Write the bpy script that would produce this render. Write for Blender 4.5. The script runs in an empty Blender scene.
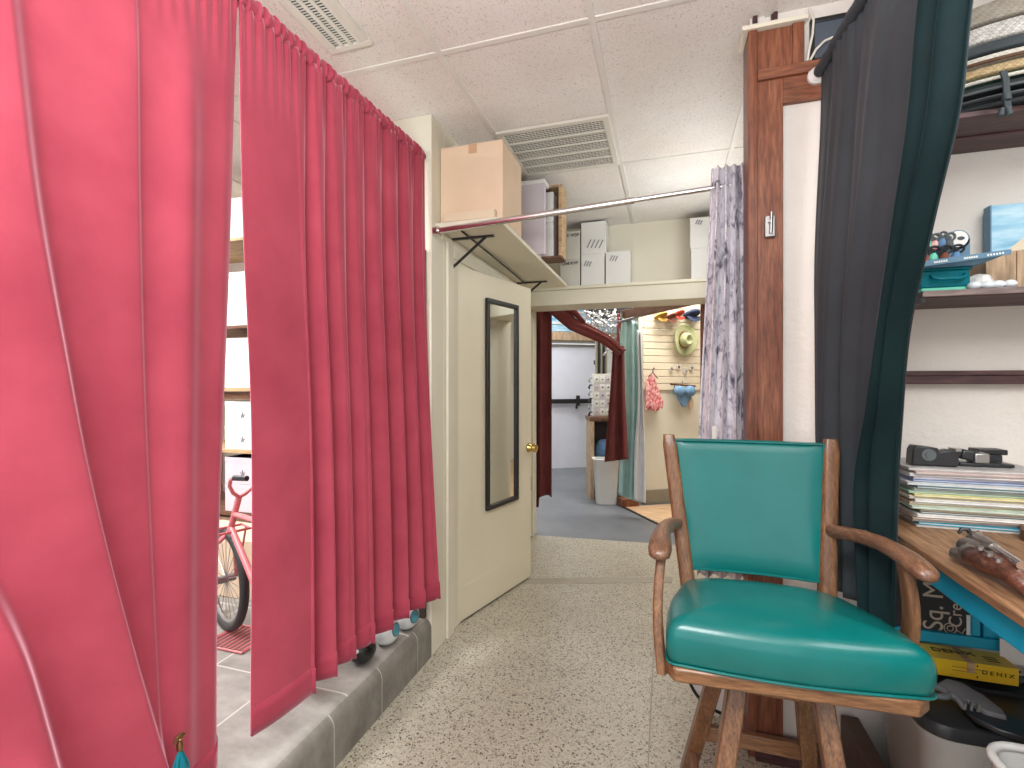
import bpy, bmesh, math, random
from mathutils import Vector, Matrix
random.seed(7)
S = bpy.context.scene
COL = S.collection
PI = math.pi

# ---------------------------------------------------------------- camera survey
FPX, CX, HY, EYE = 490.0, 512.0, 384.0, 1.34
TH = math.atan2(154.0, FPX)
FW = Vector((-math.sin(TH), math.cos(TH), 0)); RT = Vector((math.cos(TH), math.sin(TH), 0))
def ray(px, py): return FW + RT * ((px - CX) / FPX) + Vector((0, 0, (HY - py) / FPX))
def O(v): return Vector((0, 0, EYE)) + v
def AX(px, py, x): r = ray(px, py); return O(r * (x / r.x))
def AY(px, py, y): r = ray(px, py); return O(r * (y / r.y))
def AZ(px, py, z): r = ray(px, py); return O(r * ((z - EYE) / r.z))
def AD(px, py, d): return O(ray(px, py) * d)
def AP(px, py, p, n):
    r = ray(px, py); o = Vector((0, 0, EYE)); return o + r * ((p - o).dot(n) / r.dot(n))

# ---------------------------------------------------------------- materials
def lin(h):
    h = h.lstrip('#'); c = [int(h[i:i + 2], 16) / 255 for i in (0, 2, 4)]
    return tuple(x / 12.92 if x <= .04045 else ((x + .055) / 1.055) ** 2.4 for x in c) + (1,)
class Mat:
    def __init__(s, name, col='#808080', rough=.6, metal=0, spec=.5, **kw):
        s.m = bpy.data.materials.new(name); s.m.use_nodes = True
        s.nt = s.m.node_tree; s.b = s.nt.nodes['Principled BSDF']
        s.set('Base Color', lin(col)); s.set('Roughness', rough); s.set('Metallic', metal); s.set('Specular IOR Level', spec)
        for k, v in kw.items(): s.set(k.replace('_', ' '), v)
        s._c = None
    def set(s, k, v): s.b.inputs[k].default_value = v
    def n(s, t, **kw):
        n = s.nt.nodes.new(t)
        for k, v in kw.items():
            if hasattr(n, k): setattr(n, k, v)
            else: n.inputs[k.replace('_', ' ')].default_value = v
        return n
    def l(s, a, b): s.nt.links.new(a, b)
    def co(s, scale=(1, 1, 1), rot=(0, 0, 0)):
        if not s._c: s._c = s.n('ShaderNodeTexCoord')
        mp = s.n('ShaderNodeMapping'); mp.inputs['Scale'].default_value = scale; mp.inputs['Rotation'].default_value = rot
        s.l(s._c.outputs['Object'], mp.inputs['Vector']); return mp.outputs['Vector']
    def noise(s, sc, det=4, scale=(1, 1, 1), rough=.55, dist=0):
        n = s.n('ShaderNodeTexNoise'); n.inputs['Scale'].default_value = sc; n.inputs['Detail'].default_value = det
        n.inputs['Roughness'].default_value = rough; n.inputs['Distortion'].default_value = dist
        s.l(s.co(scale), n.inputs['Vector']); return n.outputs['Fac']
    def ramp(s, fac, stops, mode='LINEAR'):
        r = s.n('ShaderNodeValToRGB'); cr = r.color_ramp; cr.interpolation = mode
        while len(cr.elements) < len(stops): cr.elements.new(.5)
        for e, (p, c) in zip(cr.elements, stops): e.position = p; e.color = lin(c)
        s.l(fac, r.inputs['Fac']); return r.outputs['Color']
    def mix(s, fac, a, b, mode='MIX'):
        m = s.n('ShaderNodeMix', data_type='RGBA', blend_type=mode)
        for sock, v in ((m.inputs[0], fac), (m.inputs[6], a), (m.inputs[7], b)):
            if isinstance(v, str): sock.default_value = lin(v)
            elif isinstance(v, (int, float)): sock.default_value = v
            else: s.l(v, sock)
        return m.outputs[2]
    def base(s, o): s.l(o, s.b.inputs['Base Color']); return s
    def bump(s, h, st=.3, d=.01):
        b = s.n('ShaderNodeBump'); b.inputs['Strength'].default_value = st; b.inputs['Distance'].default_value = d
        s.l(h, b.inputs['Height']); s.l(b.outputs['Normal'], s.b.inputs['Normal']); return s
def plain(name, col, rough=.6, var=.06, sc=8, **kw):
    m = Mat(name, col, rough, **kw)
    if var:
        c = lin(col)
        def tohex(f): return '#' + ''.join('%02x' % max(0, min(255, round(255 * ((x * 12.92) if x <= .0031308 else 1.055 * x ** (1 / 2.4) - .055)))) for x in [min(1, v * f) for v in c[:3]])
        m.base(m.ramp(m.noise(sc), [(.3, tohex(1 - var)), (.7, tohex(1 + var))]))
    return m
def wood(name, dark, mid, light, axis='z', sc=9, rough=.45, spec=.4, stretch=9):
    m = Mat(name, mid, rough, spec=spec)
    scale = {'x': (1, stretch, stretch), 'y': (stretch, 1, stretch), 'z': (stretch, stretch, 1)}[axis]
    a = m.noise(sc * .35, 6, scale, .65, .6); b = m.noise(sc * 1.6, 3, scale, .5)
    c = m.ramp(a, [(.25, dark), (.5, mid), (.75, light)])
    g = m.ramp(b, [(.35, '#8a8a8a'), (.6, '#ffffff')])
    m.base(m.mix(.55, c, g, 'MULTIPLY')); m.bump(b, .15, .004); return m
def velvet(name, col, dark, sheen='#e58aa5', sw=.5, rough=.85):
    m = Mat(name, col, rough, spec=.1); m.set('Sheen Weight', sw); m.set('Sheen Roughness', .35); m.set('Sheen Tint', lin(sheen))
    m.base(m.ramp(m.noise(5, 5), [(.3, dark), (.7, col)])); m.bump(m.noise(260, 2), .12, .002); return m

M = {}
M['wall'] = plain('wall_cream_paint', '#ded8c5', .7, .03, 3); M['wall'].bump(M['wall'].noise(90, 3), .1, .003)
M['stucco'] = plain('stucco_paint', '#dcd5cd', .8, .03, 4); M['stucco'].bump(M['stucco'].noise(26, 6, rough=.6), .45, .012)
M['white'] = plain('white_paint', '#e4e1da', .6, .03)
M['cream'] = plain('cream_door_paint', '#ddd5bd', .5, .03, 3)
M['creamtrim'] = plain('cream_trim_paint', '#e0dac6', .5, .02)
def ceilmat():
    m = Mat('ceiling_tile', '#ddd8d2', .9, spec=.1)
    n = m.noise(150, 3, rough=.7); n2 = m.noise(1.3, 3)
    c = m.ramp(n, [(.34, '#bdb8b2'), (.42, '#efebe7'), (1, '#f4f1ee')])
    m.base(m.mix(.5, c, m.ramp(n2, [(.3, '#d9d0c4'), (.7, '#ffffff')]), 'MULTIPLY')); m.bump(n, .25, .004); return m
M['ceil'] = ceilmat()
M['tbar'] = plain('ceiling_grid_metal', '#dcd8d0', .5, .03)
def terrazzo():
    m = Mat('terrazzo', '#bdb6a4', .35, spec=.35)
    v = m.n('ShaderNodeTexVoronoi'); v.inputs['Scale'].default_value = 150; v.inputs['Randomness'].default_value = 1
    m.l(m.co(), v.inputs['Vector'])
    sep = m.n('ShaderNodeSeparateColor'); m.l(v.outputs['Color'], sep.inputs['Color'])
    chips = m.ramp(sep.outputs[0], [(0, '#bab4a6'), (.34, '#aca596'), (.58, '#9a9280'), (.74, '#7d7566'), (.82, '#2d2b28'), (.91, '#bbb09d')], 'CONSTANT')
    v2 = m.n('ShaderNodeTexVoronoi', feature='DISTANCE_TO_EDGE'); v2.inputs['Scale'].default_value = 150; m.l(m.co(), v2.inputs['Vector'])
    edge = m.ramp(v2.outputs['Distance'], [(.03, '#ffffff'), (.12, '#000000')])
    c = m.mix(edge, chips, '#a59f8f')
    m.base(m.mix(.5, c, m.ramp(m.noise(1.6, 4), [(.3, '#d8d2c6'), (.7, '#ffffff')]), 'MULTIPLY')); return m
M['terrazzo'] = terrazzo()
def tile(name, a, b, grout, sx, sy, ox=0, oy=0, axes='xy', w=.006):
    m = Mat(name, a, .55, spec=.35)
    br = m.n('ShaderNodeTexBrick', offset=0.0, squash=1.0); br.inputs['Scale'].default_value = 1
    br.inputs['Brick Width'].default_value = sx; br.inputs['Row Height'].default_value = sy; br.inputs['Mortar Size'].default_value = w
    br.inputs['Mortar Smooth'].default_value = .1
    tc = m.n('ShaderNodeTexCoord'); sp = m.n('ShaderNodeSeparateXYZ'); m.l(tc.outputs['Object'], sp.inputs[0])
    cb = m.n('ShaderNodeCombineXYZ')
    for i, (ax, of) in enumerate(zip(axes, (ox, oy))):
        ad = m.n('ShaderNodeMath', operation='ADD'); ad.inputs[1].default_value = of; m.l(sp.outputs['xyz'.index(ax)], ad.inputs[0]); m.l(ad.outputs[0], cb.inputs[i])
    m.l(cb.outputs[0], br.inputs['Vector'])
    col = m.ramp(m.noise(7, 6, (1, 1.6, 1), .65), [(.28, b), (.72, a)])
    m.l(col, br.inputs['Color1']); m.l(col, br.inputs['Color2']); br.inputs['Mortar'].default_value = lin(grout)
    m.base(br.outputs['Color']); return m
M['tiletop'] = tile('stone_tile_top', '#a39e97', '#7b766f', '#bdb8b0', .32, .45, 1.12 + 3.2, .25 + 4.5, w=.004)
M['tileface'] = tile('stone_tile_face', '#8f8a82', '#67625c', '#b0aba2', .30, .6, .06 + 6, .3, 'yz', w=.003)
M['concrete'] = plain('grey_painted_concrete', '#6c7075', .35, .14, 3)
M['strip'] = plain('grey_floor_strip', '#8c8473', .6, .08, 12)
M['tanfloor'] = wood('tan_vinyl_floor', '#c09a74', '#d3b08a', '#ddbf9c', 'x', 5, .45)
M['dark'] = plain('dark_brown_board', '#3a2f2b', .6, .1)  # even dark brown, the board's own colour
M['black'] = plain('black_metal', '#1d1c1d', .4, .05)
M['blackplastic'] = plain('black_plastic', '#26272a', .35, .05)
M['brass'] = Mat('brass', '#c9b06a', .25, 1)
M['chrome'] = Mat('chrome', '#d9d3d3', .16, 1)
M['steel'] = Mat('brushed_steel', '#a8a6a4', .38, 1)
M['mirror'] = Mat('mirror_glass', '#dfe3e0', .02, 1)
M['pink'] = velvet('pink_velvet', '#b04a5a', '#9f3e4e', '#f3bccd', 1.0)
M['pinkhem'] = velvet('pink_velvet_hem', '#a64253', '#963849', '#f3bccd', 1.0)
M['maroon'] = velvet('maroon_cloth', '#7b423f', '#673434', '#c08a84', .4)
M['teal_cloth'] = velvet('pale_teal_satin', '#b2cfca', '#98bdb9', '#d6ecea', .2, .45)
M['white_cloth'] = velvet('white_satin', '#f0f1f3', '#dfe3e8', '#ffffff', .2, .5)
def charcoal():
    m = Mat('charcoal_cloth', '#4a494c', .62, spec=.25); m.set('Sheen Weight', .25); m.set('Sheen Roughness', .4); m.set('Sheen Tint', lin('#8d8d96'))
    m.base(m.ramp(m.noise(3, 5), [(.3, '#343a3e'), (.7, '#42484d')])); m.bump(m.noise(300, 2), .1, .002); return m
M['charcoal'] = charcoal()
M['greenblack'] = velvet('dark_green_lining', '#162a2c', '#0f1e20', '#5f8f92', .3, .6)
def floral():
    m = Mat('floral_cloth', '#c9c4cf', .8, spec=.1); m.set('Sheen Weight', .15)
    a = m.noise(13, 5, (1, 1, .7), rough=.6, dist=1.2); b = m.noise(30, 4, (1, 1, .6), rough=.6, dist=.8)
    c = m.ramp(a, [(.29, '#4f4c61'), (.38, '#96929f'), (.44, '#dedae0'), (.62, '#eeebef'), (.74, '#cbbac3')])
    d = m.ramp(b, [(.30, '#77748a'), (.40, '#d5d1d9'), (.50, '#ffffff')])
    m.base(m.mix(.7, c, d, 'MULTIPLY')); return m
M['floral'] = floral()
M['redwood'] = wood('red_stained_wood', '#5e3222', '#875038', '#a56e50', 'z', 8, .4)
M['redwoodx'] = wood('red_stained_wood_across', '#67382a', '#8f583e', '#aa7554', 'x', 8, .4)
M['oak'] = wood('chair_wood', '#573a29', '#7c5639', '#98714f', 'z', 15, .3, .5, 13)
M['oakx'] = wood('chair_wood_across', '#5c3d29', '#845c3d', '#9f7753', 'x', 15, .3, .5, 13)
M['oaky'] = wood('chair_wood_along', '#53392b', '#77543f', '#977358', 'y', 15, .28, .5, 13)
M['bench'] = wood('bench_top_wood', '#684732', '#987252', '#b8906d', 'y', 9, .5)
M['shelfwood'] = wood('dark_shelf_wood', '#3b2723', '#54393a', '#6b4c4a', 'x', 8, .5)
M['greywood'] = wood('weathered_shelf_edge', '#6f5f5c', '#8d7c78', '#a6968f', 'x', 8, .55)
M['crate'] = wood('crate_wood', '#a68a6b', '#bfa283', '#d0b798', 'z', 6, .6)
M['palewood'] = wood('pale_shelf_wood', '#b08d62', '#c8a67b', '#d9bd96', 'x', 6, .55)
M['brownshelf'] = wood('brown_shelf_wood', '#5a3a28', '#75503a', '#8c6548', 'x', 7, .55)
M['frontpanel'] = plain('plank_dark', '#4b3529', .5, .15, 20)
def vinyl():
    m = Mat('teal_vinyl', '#0b8580', .28, spec=.35); m.set('Coat Weight', .25); m.set('Coat Roughness', .1)
    m.base(m.ramp(m.noise(4, 3), [(.3, '#025e5b'), (.7, '#036965')])); m.bump(m.noise(420, 2), .08, .002); return m
M['vinyl'] = vinyl()
M['tealpaint'] = plain('teal_paint', '#179cbe', .4, .06, 6)
M['carton'] = plain('cardboard', '#dcc2a6', .75, .05, 5)
M['cartonlight'] = plain('pale_cardboard', '#dcc9ac', .75, .04, 5)
M['tape'] = plain('brown_tape', '#c09a78', .4, .04)
M['whitebox'] = plain('white_card', '#e3e2dd', .6, .02)
M['greybox'] = plain('grey_white_card', '#cfccc2', .7, .03)
M['lavbox'] = plain('lavender_white_card', '#cdc3ca', .6, .03)
M['ink'] = plain('grey_print_ink', '#8d8f90', .7, 0)
M['marker'] = plain('black_marker', '#2b2a2c', .6, 0)
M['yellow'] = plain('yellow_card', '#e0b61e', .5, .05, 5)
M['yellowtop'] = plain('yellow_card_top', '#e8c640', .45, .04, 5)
M['darkink'] = plain('dark_ink', '#3a2c10', .6, 0)
M['chalk'] = plain('black_chalkboard', '#26282b', .7, .1, 9)
M['chalkwriting'] = plain('chalk_writing', '#b9aa9a', .8, .05)
def clear():
    m = Mat('clear_plastic_bin', '#d2cbc6', .25, spec=.4); m.set('Transmission Weight', .55); m.set('IOR', 1.25); return m
M['bin'] = clear()
def tealclear():
    m = Mat('teal_clear_plastic', '#1b8f9e', .2, spec=.5); m.set('Transmission Weight', .5); m.set('IOR', 1.2); return m
M['tealclear'] = tealclear()
M['mint'] = plain('mint_plastic', '#6fd2b4', .5, .04)
M['bluecard'] = plain('blue_grey_card', '#5b7f98', .5, .08, 30)
M['whiteplastic'] = plain('white_plastic', '#dddcd8', .35, .03)
M['bluegrey'] = plain('slate_blue_panel', '#4c5460', .5, .06)
M['metalwhite'] = plain('white_enamel_metal', '#d6d1c6', .4, .04)
M['gap'] = plain('vent_dark', '#4b4640', .8, .1)
M['rubber'] = plain('black_rubber', '#2f2c2c', .6, .06)
M['bikepink'] = plain('pink_bike_paint', '#d4797c', .35, .05)
M['iris'] = plain('blue_iris', '#4d95a8', .25, .2, 60)
M['ballwhite'] = plain('white_gloss_ball', '#dfe3e6', .15, .02)
M['ballblack'] = plain('black_gloss_ball', '#191c1d', .12, .05)
M['tassel'] = velvet('teal_feather', '#1f7f8d', '#155f6e', '#7ad0da', .4)
M['bronze'] = Mat('aged_bronze', '#8a6a4a', .35, .9)
M['doorwhite'] = plain('lavender_white_door', '#dcdde6', .5, .02)
M['strawgreen'] = plain('green_straw', '#b6b88a', .8, .12, 70)
M['denim'] = plain('light_denim', '#6f95b5', .8, .15, 30)
M['rosepat'] = Mat('rose_print_cloth', '#d68a8a', .8); M['rosepat'].base(M['rosepat'].ramp(M['rosepat'].noise(34, 3), [(.38, '#b8484a'), (.5, '#dd9090'), (.62, '#efc4be')]))
M['slat'] = plain('cream_slat', '#e6d9be', .55, .05, 3)
M['beads'] = Mat('clear_glass_beads', '#cfcfd0', .12, .35)
M['redbeads'] = plain('red_beads', '#6e2422', .3, .2, 50)
def weave(name, a, b, sc=140):
    m = Mat(name, a, .8, spec=.2)
    w = m.n('ShaderNodeTexChecker'); w.inputs['Scale'].default_value = sc; w.inputs['Color1'].default_value = lin(a); w.inputs['Color2'].default_value = lin(b)
    m.l(m.co(), w.inputs['Vector']); m.base(m.mix(.5, w.outputs['Color'], m.ramp(m.noise(60, 3), [(.3, b), (.7, a)]))); m.bump(m.noise(200, 2), .3, .003); return m
M['weavegrey'] = weave('grey_white_woven_straw', '#dcd8d2', '#9d9994')
M['weavetan'] = weave('tan_woven_straw', '#cbb48e', '#9c835c')
M['weavewhite'] = weave('white_woven_straw', '#dcd6cb', '#bab3a6')
M['weavetaupe'] = weave('taupe_woven_straw', '#a39c90', '#857e73')
M['hatband'] = plain('dark_hat_band', '#3c4448', .6, .06)
M['hatbrown'] = plain('brown_cord', '#5b3a22', .6, .06)
M['greenbrim'] = plain('green_brim', '#4e6f5e', .7, .08)
M['feltblack'] = plain('black_felt', '#25282a', .85, .08)
M['feltgrey'] = plain('grey_felt', '#5b6062', .85, .08)
M['sky'] = Mat('painted_sea', '#9fc3d8', .6); M['sky'].base(M['sky'].ramp(M['sky'].noise(6, 6, (1, 1, 4)), [(.3, '#5d9fc4'), (.5, '#9cc8de'), (.7, '#cfe2ea')]))
M['sand'] = plain('painted_sand', '#dccfb6', .6, .06, 20)
M['navy'] = plain('navy_cloth', '#27324c', .8, .05)
M['redcloth'] = plain('red_cloth', '#b3402f', .8, .05)
M['browncloth'] = plain('brown_cloth', '#7a4532', .8, .05)
M['mustard'] = plain('mustard_cloth', '#b48a3a', .8, .05)
M['bluebundle'] = plain('blue_bundle', '#5b7fa6', .7, .25, 25)
M['walnut'] = wood('walnut_gunstock', '#35201a', '#623c2e', '#835643', 'x', 14, .28, .6)
M['gunmetal'] = Mat('worn_silver_metal', '#9a938d', .3, .9)
M['holster'] = plain('grey_holster', '#6f6e70', .6, .06)

# ---------------------------------------------------------------- mesh builder
class MB:
    def __init__(s): s.v = []; s.f = []
    def add(s, vs, fs):
        b = len(s.v); s.v += [Vector(v) for v in vs]; s.f += [tuple(b + i for i in f) for f in fs]; return s
    def hexa(s, p): return s.add(p, [(0, 1, 2, 3), (7, 6, 5, 4), (0, 4, 5, 1), (1, 5, 6, 2), (2, 6, 7, 3), (3, 7, 4, 0)])
    def box(s, lo, hi, R=None, c=None):
        x0, y0, z0 = lo; x1, y1, z1 = hi
        p = [Vector(q) for q in ((x0, y0, z0), (x1, y0, z0), (x1, y1, z0), (x0, y1, z0), (x0, y0, z1), (x1, y0, z1), (x1, y1, z1), (x0, y1, z1))]
        if R is not None:
            c = Vector(c) if c is not None else (Vector(lo) + Vector(hi)) / 2
            p = [c + R @ (q - c) for q in p]
        return s.hexa(p)
    def bar(s, a, b, w, h, up=(0, 0, 1), w2=None, h2=None):
        a = Vector(a); b = Vector(b); t = (b - a).normalized(); u = Vector(up); u = (u - t * u.dot(t)).normalized(); r = t.cross(u)
        w2 = w if w2 is None else w2; h2 = h if h2 is None else h2
        p = []
        for c, ww, hh in ((a, w, h), (b, w2, h2)):
            p += [c - r * ww / 2 - u * hh / 2, c + r * ww / 2 - u * hh / 2, c + r * ww / 2 + u * hh / 2, c - r * ww / 2 + u * hh / 2]
        return s.hexa(p)
    def loft(s, rings, cap=True, closed=False):
        n = len(rings[0]); b = len(s.v)
        for r in rings: s.v += [Vector(q) for q in r]
        k = len(rings)
        for i in range(k if closed else k - 1):
            j = (i + 1) % k
            for q in range(n):
                s.f.append((b + i * n + q, b + i * n + (q + 1) % n, b + j * n + (q + 1) % n, b + j * n + q))
        if cap and not closed:
            s.f.append(tuple(b + q for q in range(n))[::-1]); s.f.append(tuple(b + (k - 1) * n + q for q in range(n)))
        return s
    def tube(s, pts, r, n=10, closed=False, flat=1.0, up=(0, 0, 1), cap=True):
        pts = [Vector(p) for p in pts]; k = len(pts); rings = []; u = Vector(up)
        for i, p in enumerate(pts):
            a = pts[(i - 1) % k] if (closed or i) else p; c = pts[(i + 1) % k] if (closed or i < k - 1) else p
            t = (c - a).normalized(); u2 = u - t * u.dot(t)
            if u2.length < 1e-4: u2 = t.orthogonal()
            u = u2.normalized(); w = t.cross(u); rr = r[i] if isinstance(r, (list, tuple)) else r
            rings.append([p + (w * math.cos(2 * PI * q / n) + u * math.sin(2 * PI * q / n) * flat) * rr for q in range(n)])
        return s.loft(rings, cap, closed)
    def cyl(s, a, b, r, n=24, r2=None): return s.tube([a, b], [r, r if r2 is None else r2], n)
    def lathe(s, prof, c=(0, 0, 0), n=32, Mx=None, sx=1, sy=1, ring=False):
        rings = []
        for r, z in prof:
            ring = [Vector((max(r, 1e-5) * sx * math.cos(2 * PI * q / n), max(r, 1e-5) * sy * math.sin(2 * PI * q / n), z)) for q in range(n)]
            if Mx is not None: ring = [Mx @ q for q in ring]
            rings.append([q + Vector(c) for q in ring])
        return s.loft(rings, not ring, ring)
    def grid(s, fn, nu, nv):
        b = len(s.v)
        for j in range(nv + 1):
            for i in range(nu + 1): s.v.append(Vector(fn(i / nu, j / nv)))
        for j in range(nv):
            for i in range(nu):
                q = b + j * (nu + 1) + i; s.f.append((q, q + 1, q + nu + 2, q + nu + 1))
        return s
    def prism(s, poly, z0, z1, fn=lambda x, y, z: (x, y, z)):
        return s.loft([[Vector(fn(x, y, z)) for x, y in poly] for z in (z0, z1)])
def wpos(o):
    p = Vector((0, 0, 0))
    while o: p += o.location; o = o.parent
    return p
def obj(name, mb, mat, parent=None, loc=None, bevel=0, seg=2, solid=0, sub=0, sharp=.7, norm=True):
    me = bpy.data.meshes.new(name)
    off = wpos(parent) if parent else Vector(loc or (0, 0, 0))
    me.from_pydata([tuple(v - off) for v in mb.v], [], mb.f)
    if norm:
        bm = bmesh.new(); bm.from_mesh(me); bmesh.ops.recalc_face_normals(bm, faces=bm.faces); bm.to_mesh(me); bm.free()
    me.polygons.foreach_set('use_smooth', [True] * len(me.polygons))
    me.set_sharp_from_angle(angle=sharp)
    me.materials.append(M[mat].m if isinstance(mat, str) else mat.m)
    o = bpy.data.objects.new(name, me); COL.objects.link(o)
    if parent: o.parent = parent
    else: o.location = off
    if solid: q = o.modifiers.new('thickness', 'SOLIDIFY'); q.thickness = solid; q.offset = 0
    if bevel: q = o.modifiers.new('edges', 'BEVEL'); q.width = bevel; q.segments = seg; q.limit_method = 'ANGLE'; q.angle_limit = .6
    if sub: q = o.modifiers.new('smooth', 'SUBSURF'); q.levels = q.render_levels = sub
    return o
def tag(o, label, cat, group=None, kind=None):
    if label: o['label'] = label
    if cat: o['category'] = cat
    if group: o['group'] = group
    if kind: o['kind'] = kind
    return o
def thing(name, label, cat, loc, group=None):
    o = bpy.data.objects.new(name, None); o.empty_display_size = .1; COL.objects.link(o); o.location = loc
    return tag(o, label, cat, group)
def struct(name, mb, mat, **kw):
    o = obj(name, mb, mat, **kw)
    if not kw.get('parent'): o['kind'] = 'structure'
    return o
def text(name, body, size, mat, parent, org, xd, yd, depth=.0008, sx=1, align='CENTER', loc=None):
    cu = bpy.data.curves.new(name, 'FONT'); cu.body = body; cu.size = size; cu.extrude = depth; cu.align_x = align; cu.align_y = 'CENTER'
    t = bpy.data.objects.new(name, cu); COL.objects.link(t); bpy.context.view_layer.update()
    me = bpy.data.meshes.new_from_object(t.evaluated_get(bpy.context.evaluated_depsgraph_get()))
    bpy.data.objects.remove(t); bpy.data.curves.remove(cu)
    xd = Vector(xd).normalized(); yd = Vector(yd).normalized(); zd = xd.cross(yd); off = wpos(parent)
    for v in me.vertices: v.co = Vector(org) + xd * v.co.x * sx + yd * v.co.y + zd * v.co.z - off
    me.name = name; me.materials.clear(); me.materials.append(M[mat].m)
    o = bpy.data.objects.new(name, me); COL.objects.link(o); o.parent = parent; return o
def rect2(w, h, r, k=5):
    p = []
    for cx, cy, a0 in ((w / 2 - r, h / 2 - r, 0), (-w / 2 + r, h / 2 - r, PI / 2), (-w / 2 + r, -h / 2 + r, PI), (w / 2 - r, -h / 2 + r, 1.5 * PI)):
        for i in range(k + 1): a = a0 + PI / 2 * i / k; p.append((cx + r * math.cos(a), cy + r * math.sin(a)))
    return p
def lerp(a, b, t): return a + (b - a) * t
def smooth(t): t = max(0, min(1, t)); return t * t * (3 - 2 * t)
def interp(tab, t):
    n = len(tab)
    if t <= tab[0][0]: return tab[0][1]
    if t >= tab[-1][0]: return tab[-1][1]
    i = max(k for k in range(n - 1) if tab[k][0] <= t)
    (a, x), (b, y) = tab[i], tab[i + 1]; h = b - a; s = (t - a) / h
    def sl(k): j0, j1 = max(0, k - 1), min(n - 1, k + 1); return (tab[j1][1] - tab[j0][1]) / (tab[j1][0] - tab[j0][0])
    m0, m1 = sl(i) * h, sl(i + 1) * h
    return (2 * s ** 3 - 3 * s * s + 1) * x + (s ** 3 - 2 * s * s + s) * m0 + (3 * s * s - 2 * s ** 3) * y + (s ** 3 - s * s) * m1
def rotz(a): return Matrix.Rotation(a, 3, 'Z')
# ---------------------------------------------------------------- camera
cam = bpy.data.cameras.new('camera'); cam.sensor_width = 36; cam.lens = 36 * FPX / 1024; cam.clip_start = .02
co = bpy.data.objects.new('camera', cam); COL.objects.link(co)
co.location = (0, 0, EYE); co.rotation_euler = (PI / 2, 0, TH); S.camera = co

# ---------------------------------------------------------------- setting
CEIL = 2.67
def flat(name, poly, z, mat, t=.05): return struct(name, MB().prism(poly, z - t, z), mat)
flat('floor', [(-1.12, -2.5), (3.2, -2.5), (3.2, 4.5), (.6, 4.345), (-1.12, 4.205)], 0, 'terrazzo')
flat('floor_concrete', [(-1.12, 4.205), (.6, 4.345), (3.2, 4.5), (3.2, 10.5), (-7, 10.5), (-7, 4.205)], -.001, 'concrete')
bA = AZ(635, 513, 0); bB = AZ(690, 540, 0); bd = (bB - bA).normalized(); bA2 = bA - bd * .25; bB2 = bB + bd * .18
flat('floor_vinyl', [(bB2.x, bB2.y), (3.1, 4.75), (3.1, 7.6), (bA2.x, bA2.y)], .003, 'tanfloor', .02)
struct('trim_1', MB().bar(bA2 + Vector((0, 0, .004)), bB2 + Vector((0, 0, .004)), .03, .006), 'black')
struct('trim_2', MB().prism([tuple(AZ(524, 584.5, 0).xy), tuple(AZ(672, 582.5, 0).xy), tuple(AZ(672, 577, 0).xy), tuple(AZ(527, 578.5, 0).xy)], -.01, .0012), 'strip')
struct('trim_3', MB().box((-.062, -1, -.01), (-.057, 3.45, .0012)), 'strip')
# raised tiled platform behind the pink curtains, rounded nose
NX = -1.10
pr = [(-5.0, 0), (-5.0, .19)] + [(NX - .05 + .05 * math.cos(a), .14 + .05 * math.sin(a)) for a in [PI / 2 - PI / 2 * i / 6 for i in range(7)]] + [(NX, 0)]
struct('floor_platform', MB().prism(pr, -2.0, 2.179, lambda x, z, y: (x, y, z)), 'tiletop').data.materials.append(M['tileface'].m)
struct('floor_storage', MB().box((-5.0, 2.179, 0), (-1.62, 3.3, .19)), 'tiletop')
pf = bpy.data.objects['floor_platform']
for p in pf.data.polygons:
    if p.normal.x > .6: p.material_index = 1
# ceiling, T-bar grid
struct('ceiling', MB().box((-5, -2.5, CEIL), (3.2, 4.3, CEIL + .05)), 'ceil')
struct('ceiling_far', MB().box((-7, 4.3, 2.95), (3.2, 10.5, 3.0)), 'ceil')
tb = MB()
for k in range(-6, 6):
    x = -.867 + .61 * k; tb.box((x - .012, -2.5, CEIL - .006), (x + .012, 4.2, CEIL + .01))
for k in range(-3, 3):
    y = 1.79 + 1.226 * k; tb.box((-5, y - .012, CEIL - .005), (3.2, y + .012, CEIL + .01))
struct('trim_4', tb, 'tbar')
# walls of the passage
struct('wall_left', MB().box((-1.62, 2.18, 0), (-1.10, 2.32, CEIL)).box((-1.28, 2.32, 0), (-1.10, 3.56, CEIL)).box((-1.28, 3.56, 0), (-1.13, 4.18, CEIL)), 'wall', bevel=.004)
struct('trim_5', MB().box((-1.125, 2.35, 0), (-1.088, 2.43, 2.09)).box((-1.125, 2.43, 2.02), (-1.088, 3.52, 2.09)).box((-1.125, 3.45, 0), (-1.088, 3.52, 2.02)), 'creamtrim', bevel=.006)
struct('wall_back', MB().box((-1.12, 4.17, 1.99), (.56, 4.28, CEIL)).box((-1.28, 4.17, 0), (-1.115, 4.28, 1.99)), 'wall')
struct('trim_6', MB().box((-1.115, 3.93, 1.985), (.46, 4.175, 2.105)).box((-1.115, 3.905, 2.105), (.46, 4.175, 2.13)), 'creamtrim', bevel=.004)
struct('wall_right', MB().box((.46, 2.06, 0), (.56, 4.28, CEIL)), 'wall')
struct('wall_front', MB().box((.292, 1.965, 0), (3.2, 2.06, CEIL)), 'stucco')
struct('wall_stage', MB().box((-5, 3.2, 0), (-1.28, 3.3, CEIL)), 'white')
struct('wall_end', MB().box((-5.1, -2, 0), (-5, 3.3, CEIL)), 'white')
struct('wall_far_right', MB().box((3.1, -2.5, 0), (3.2, 10.5, 2.95)), 'stucco')
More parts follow.
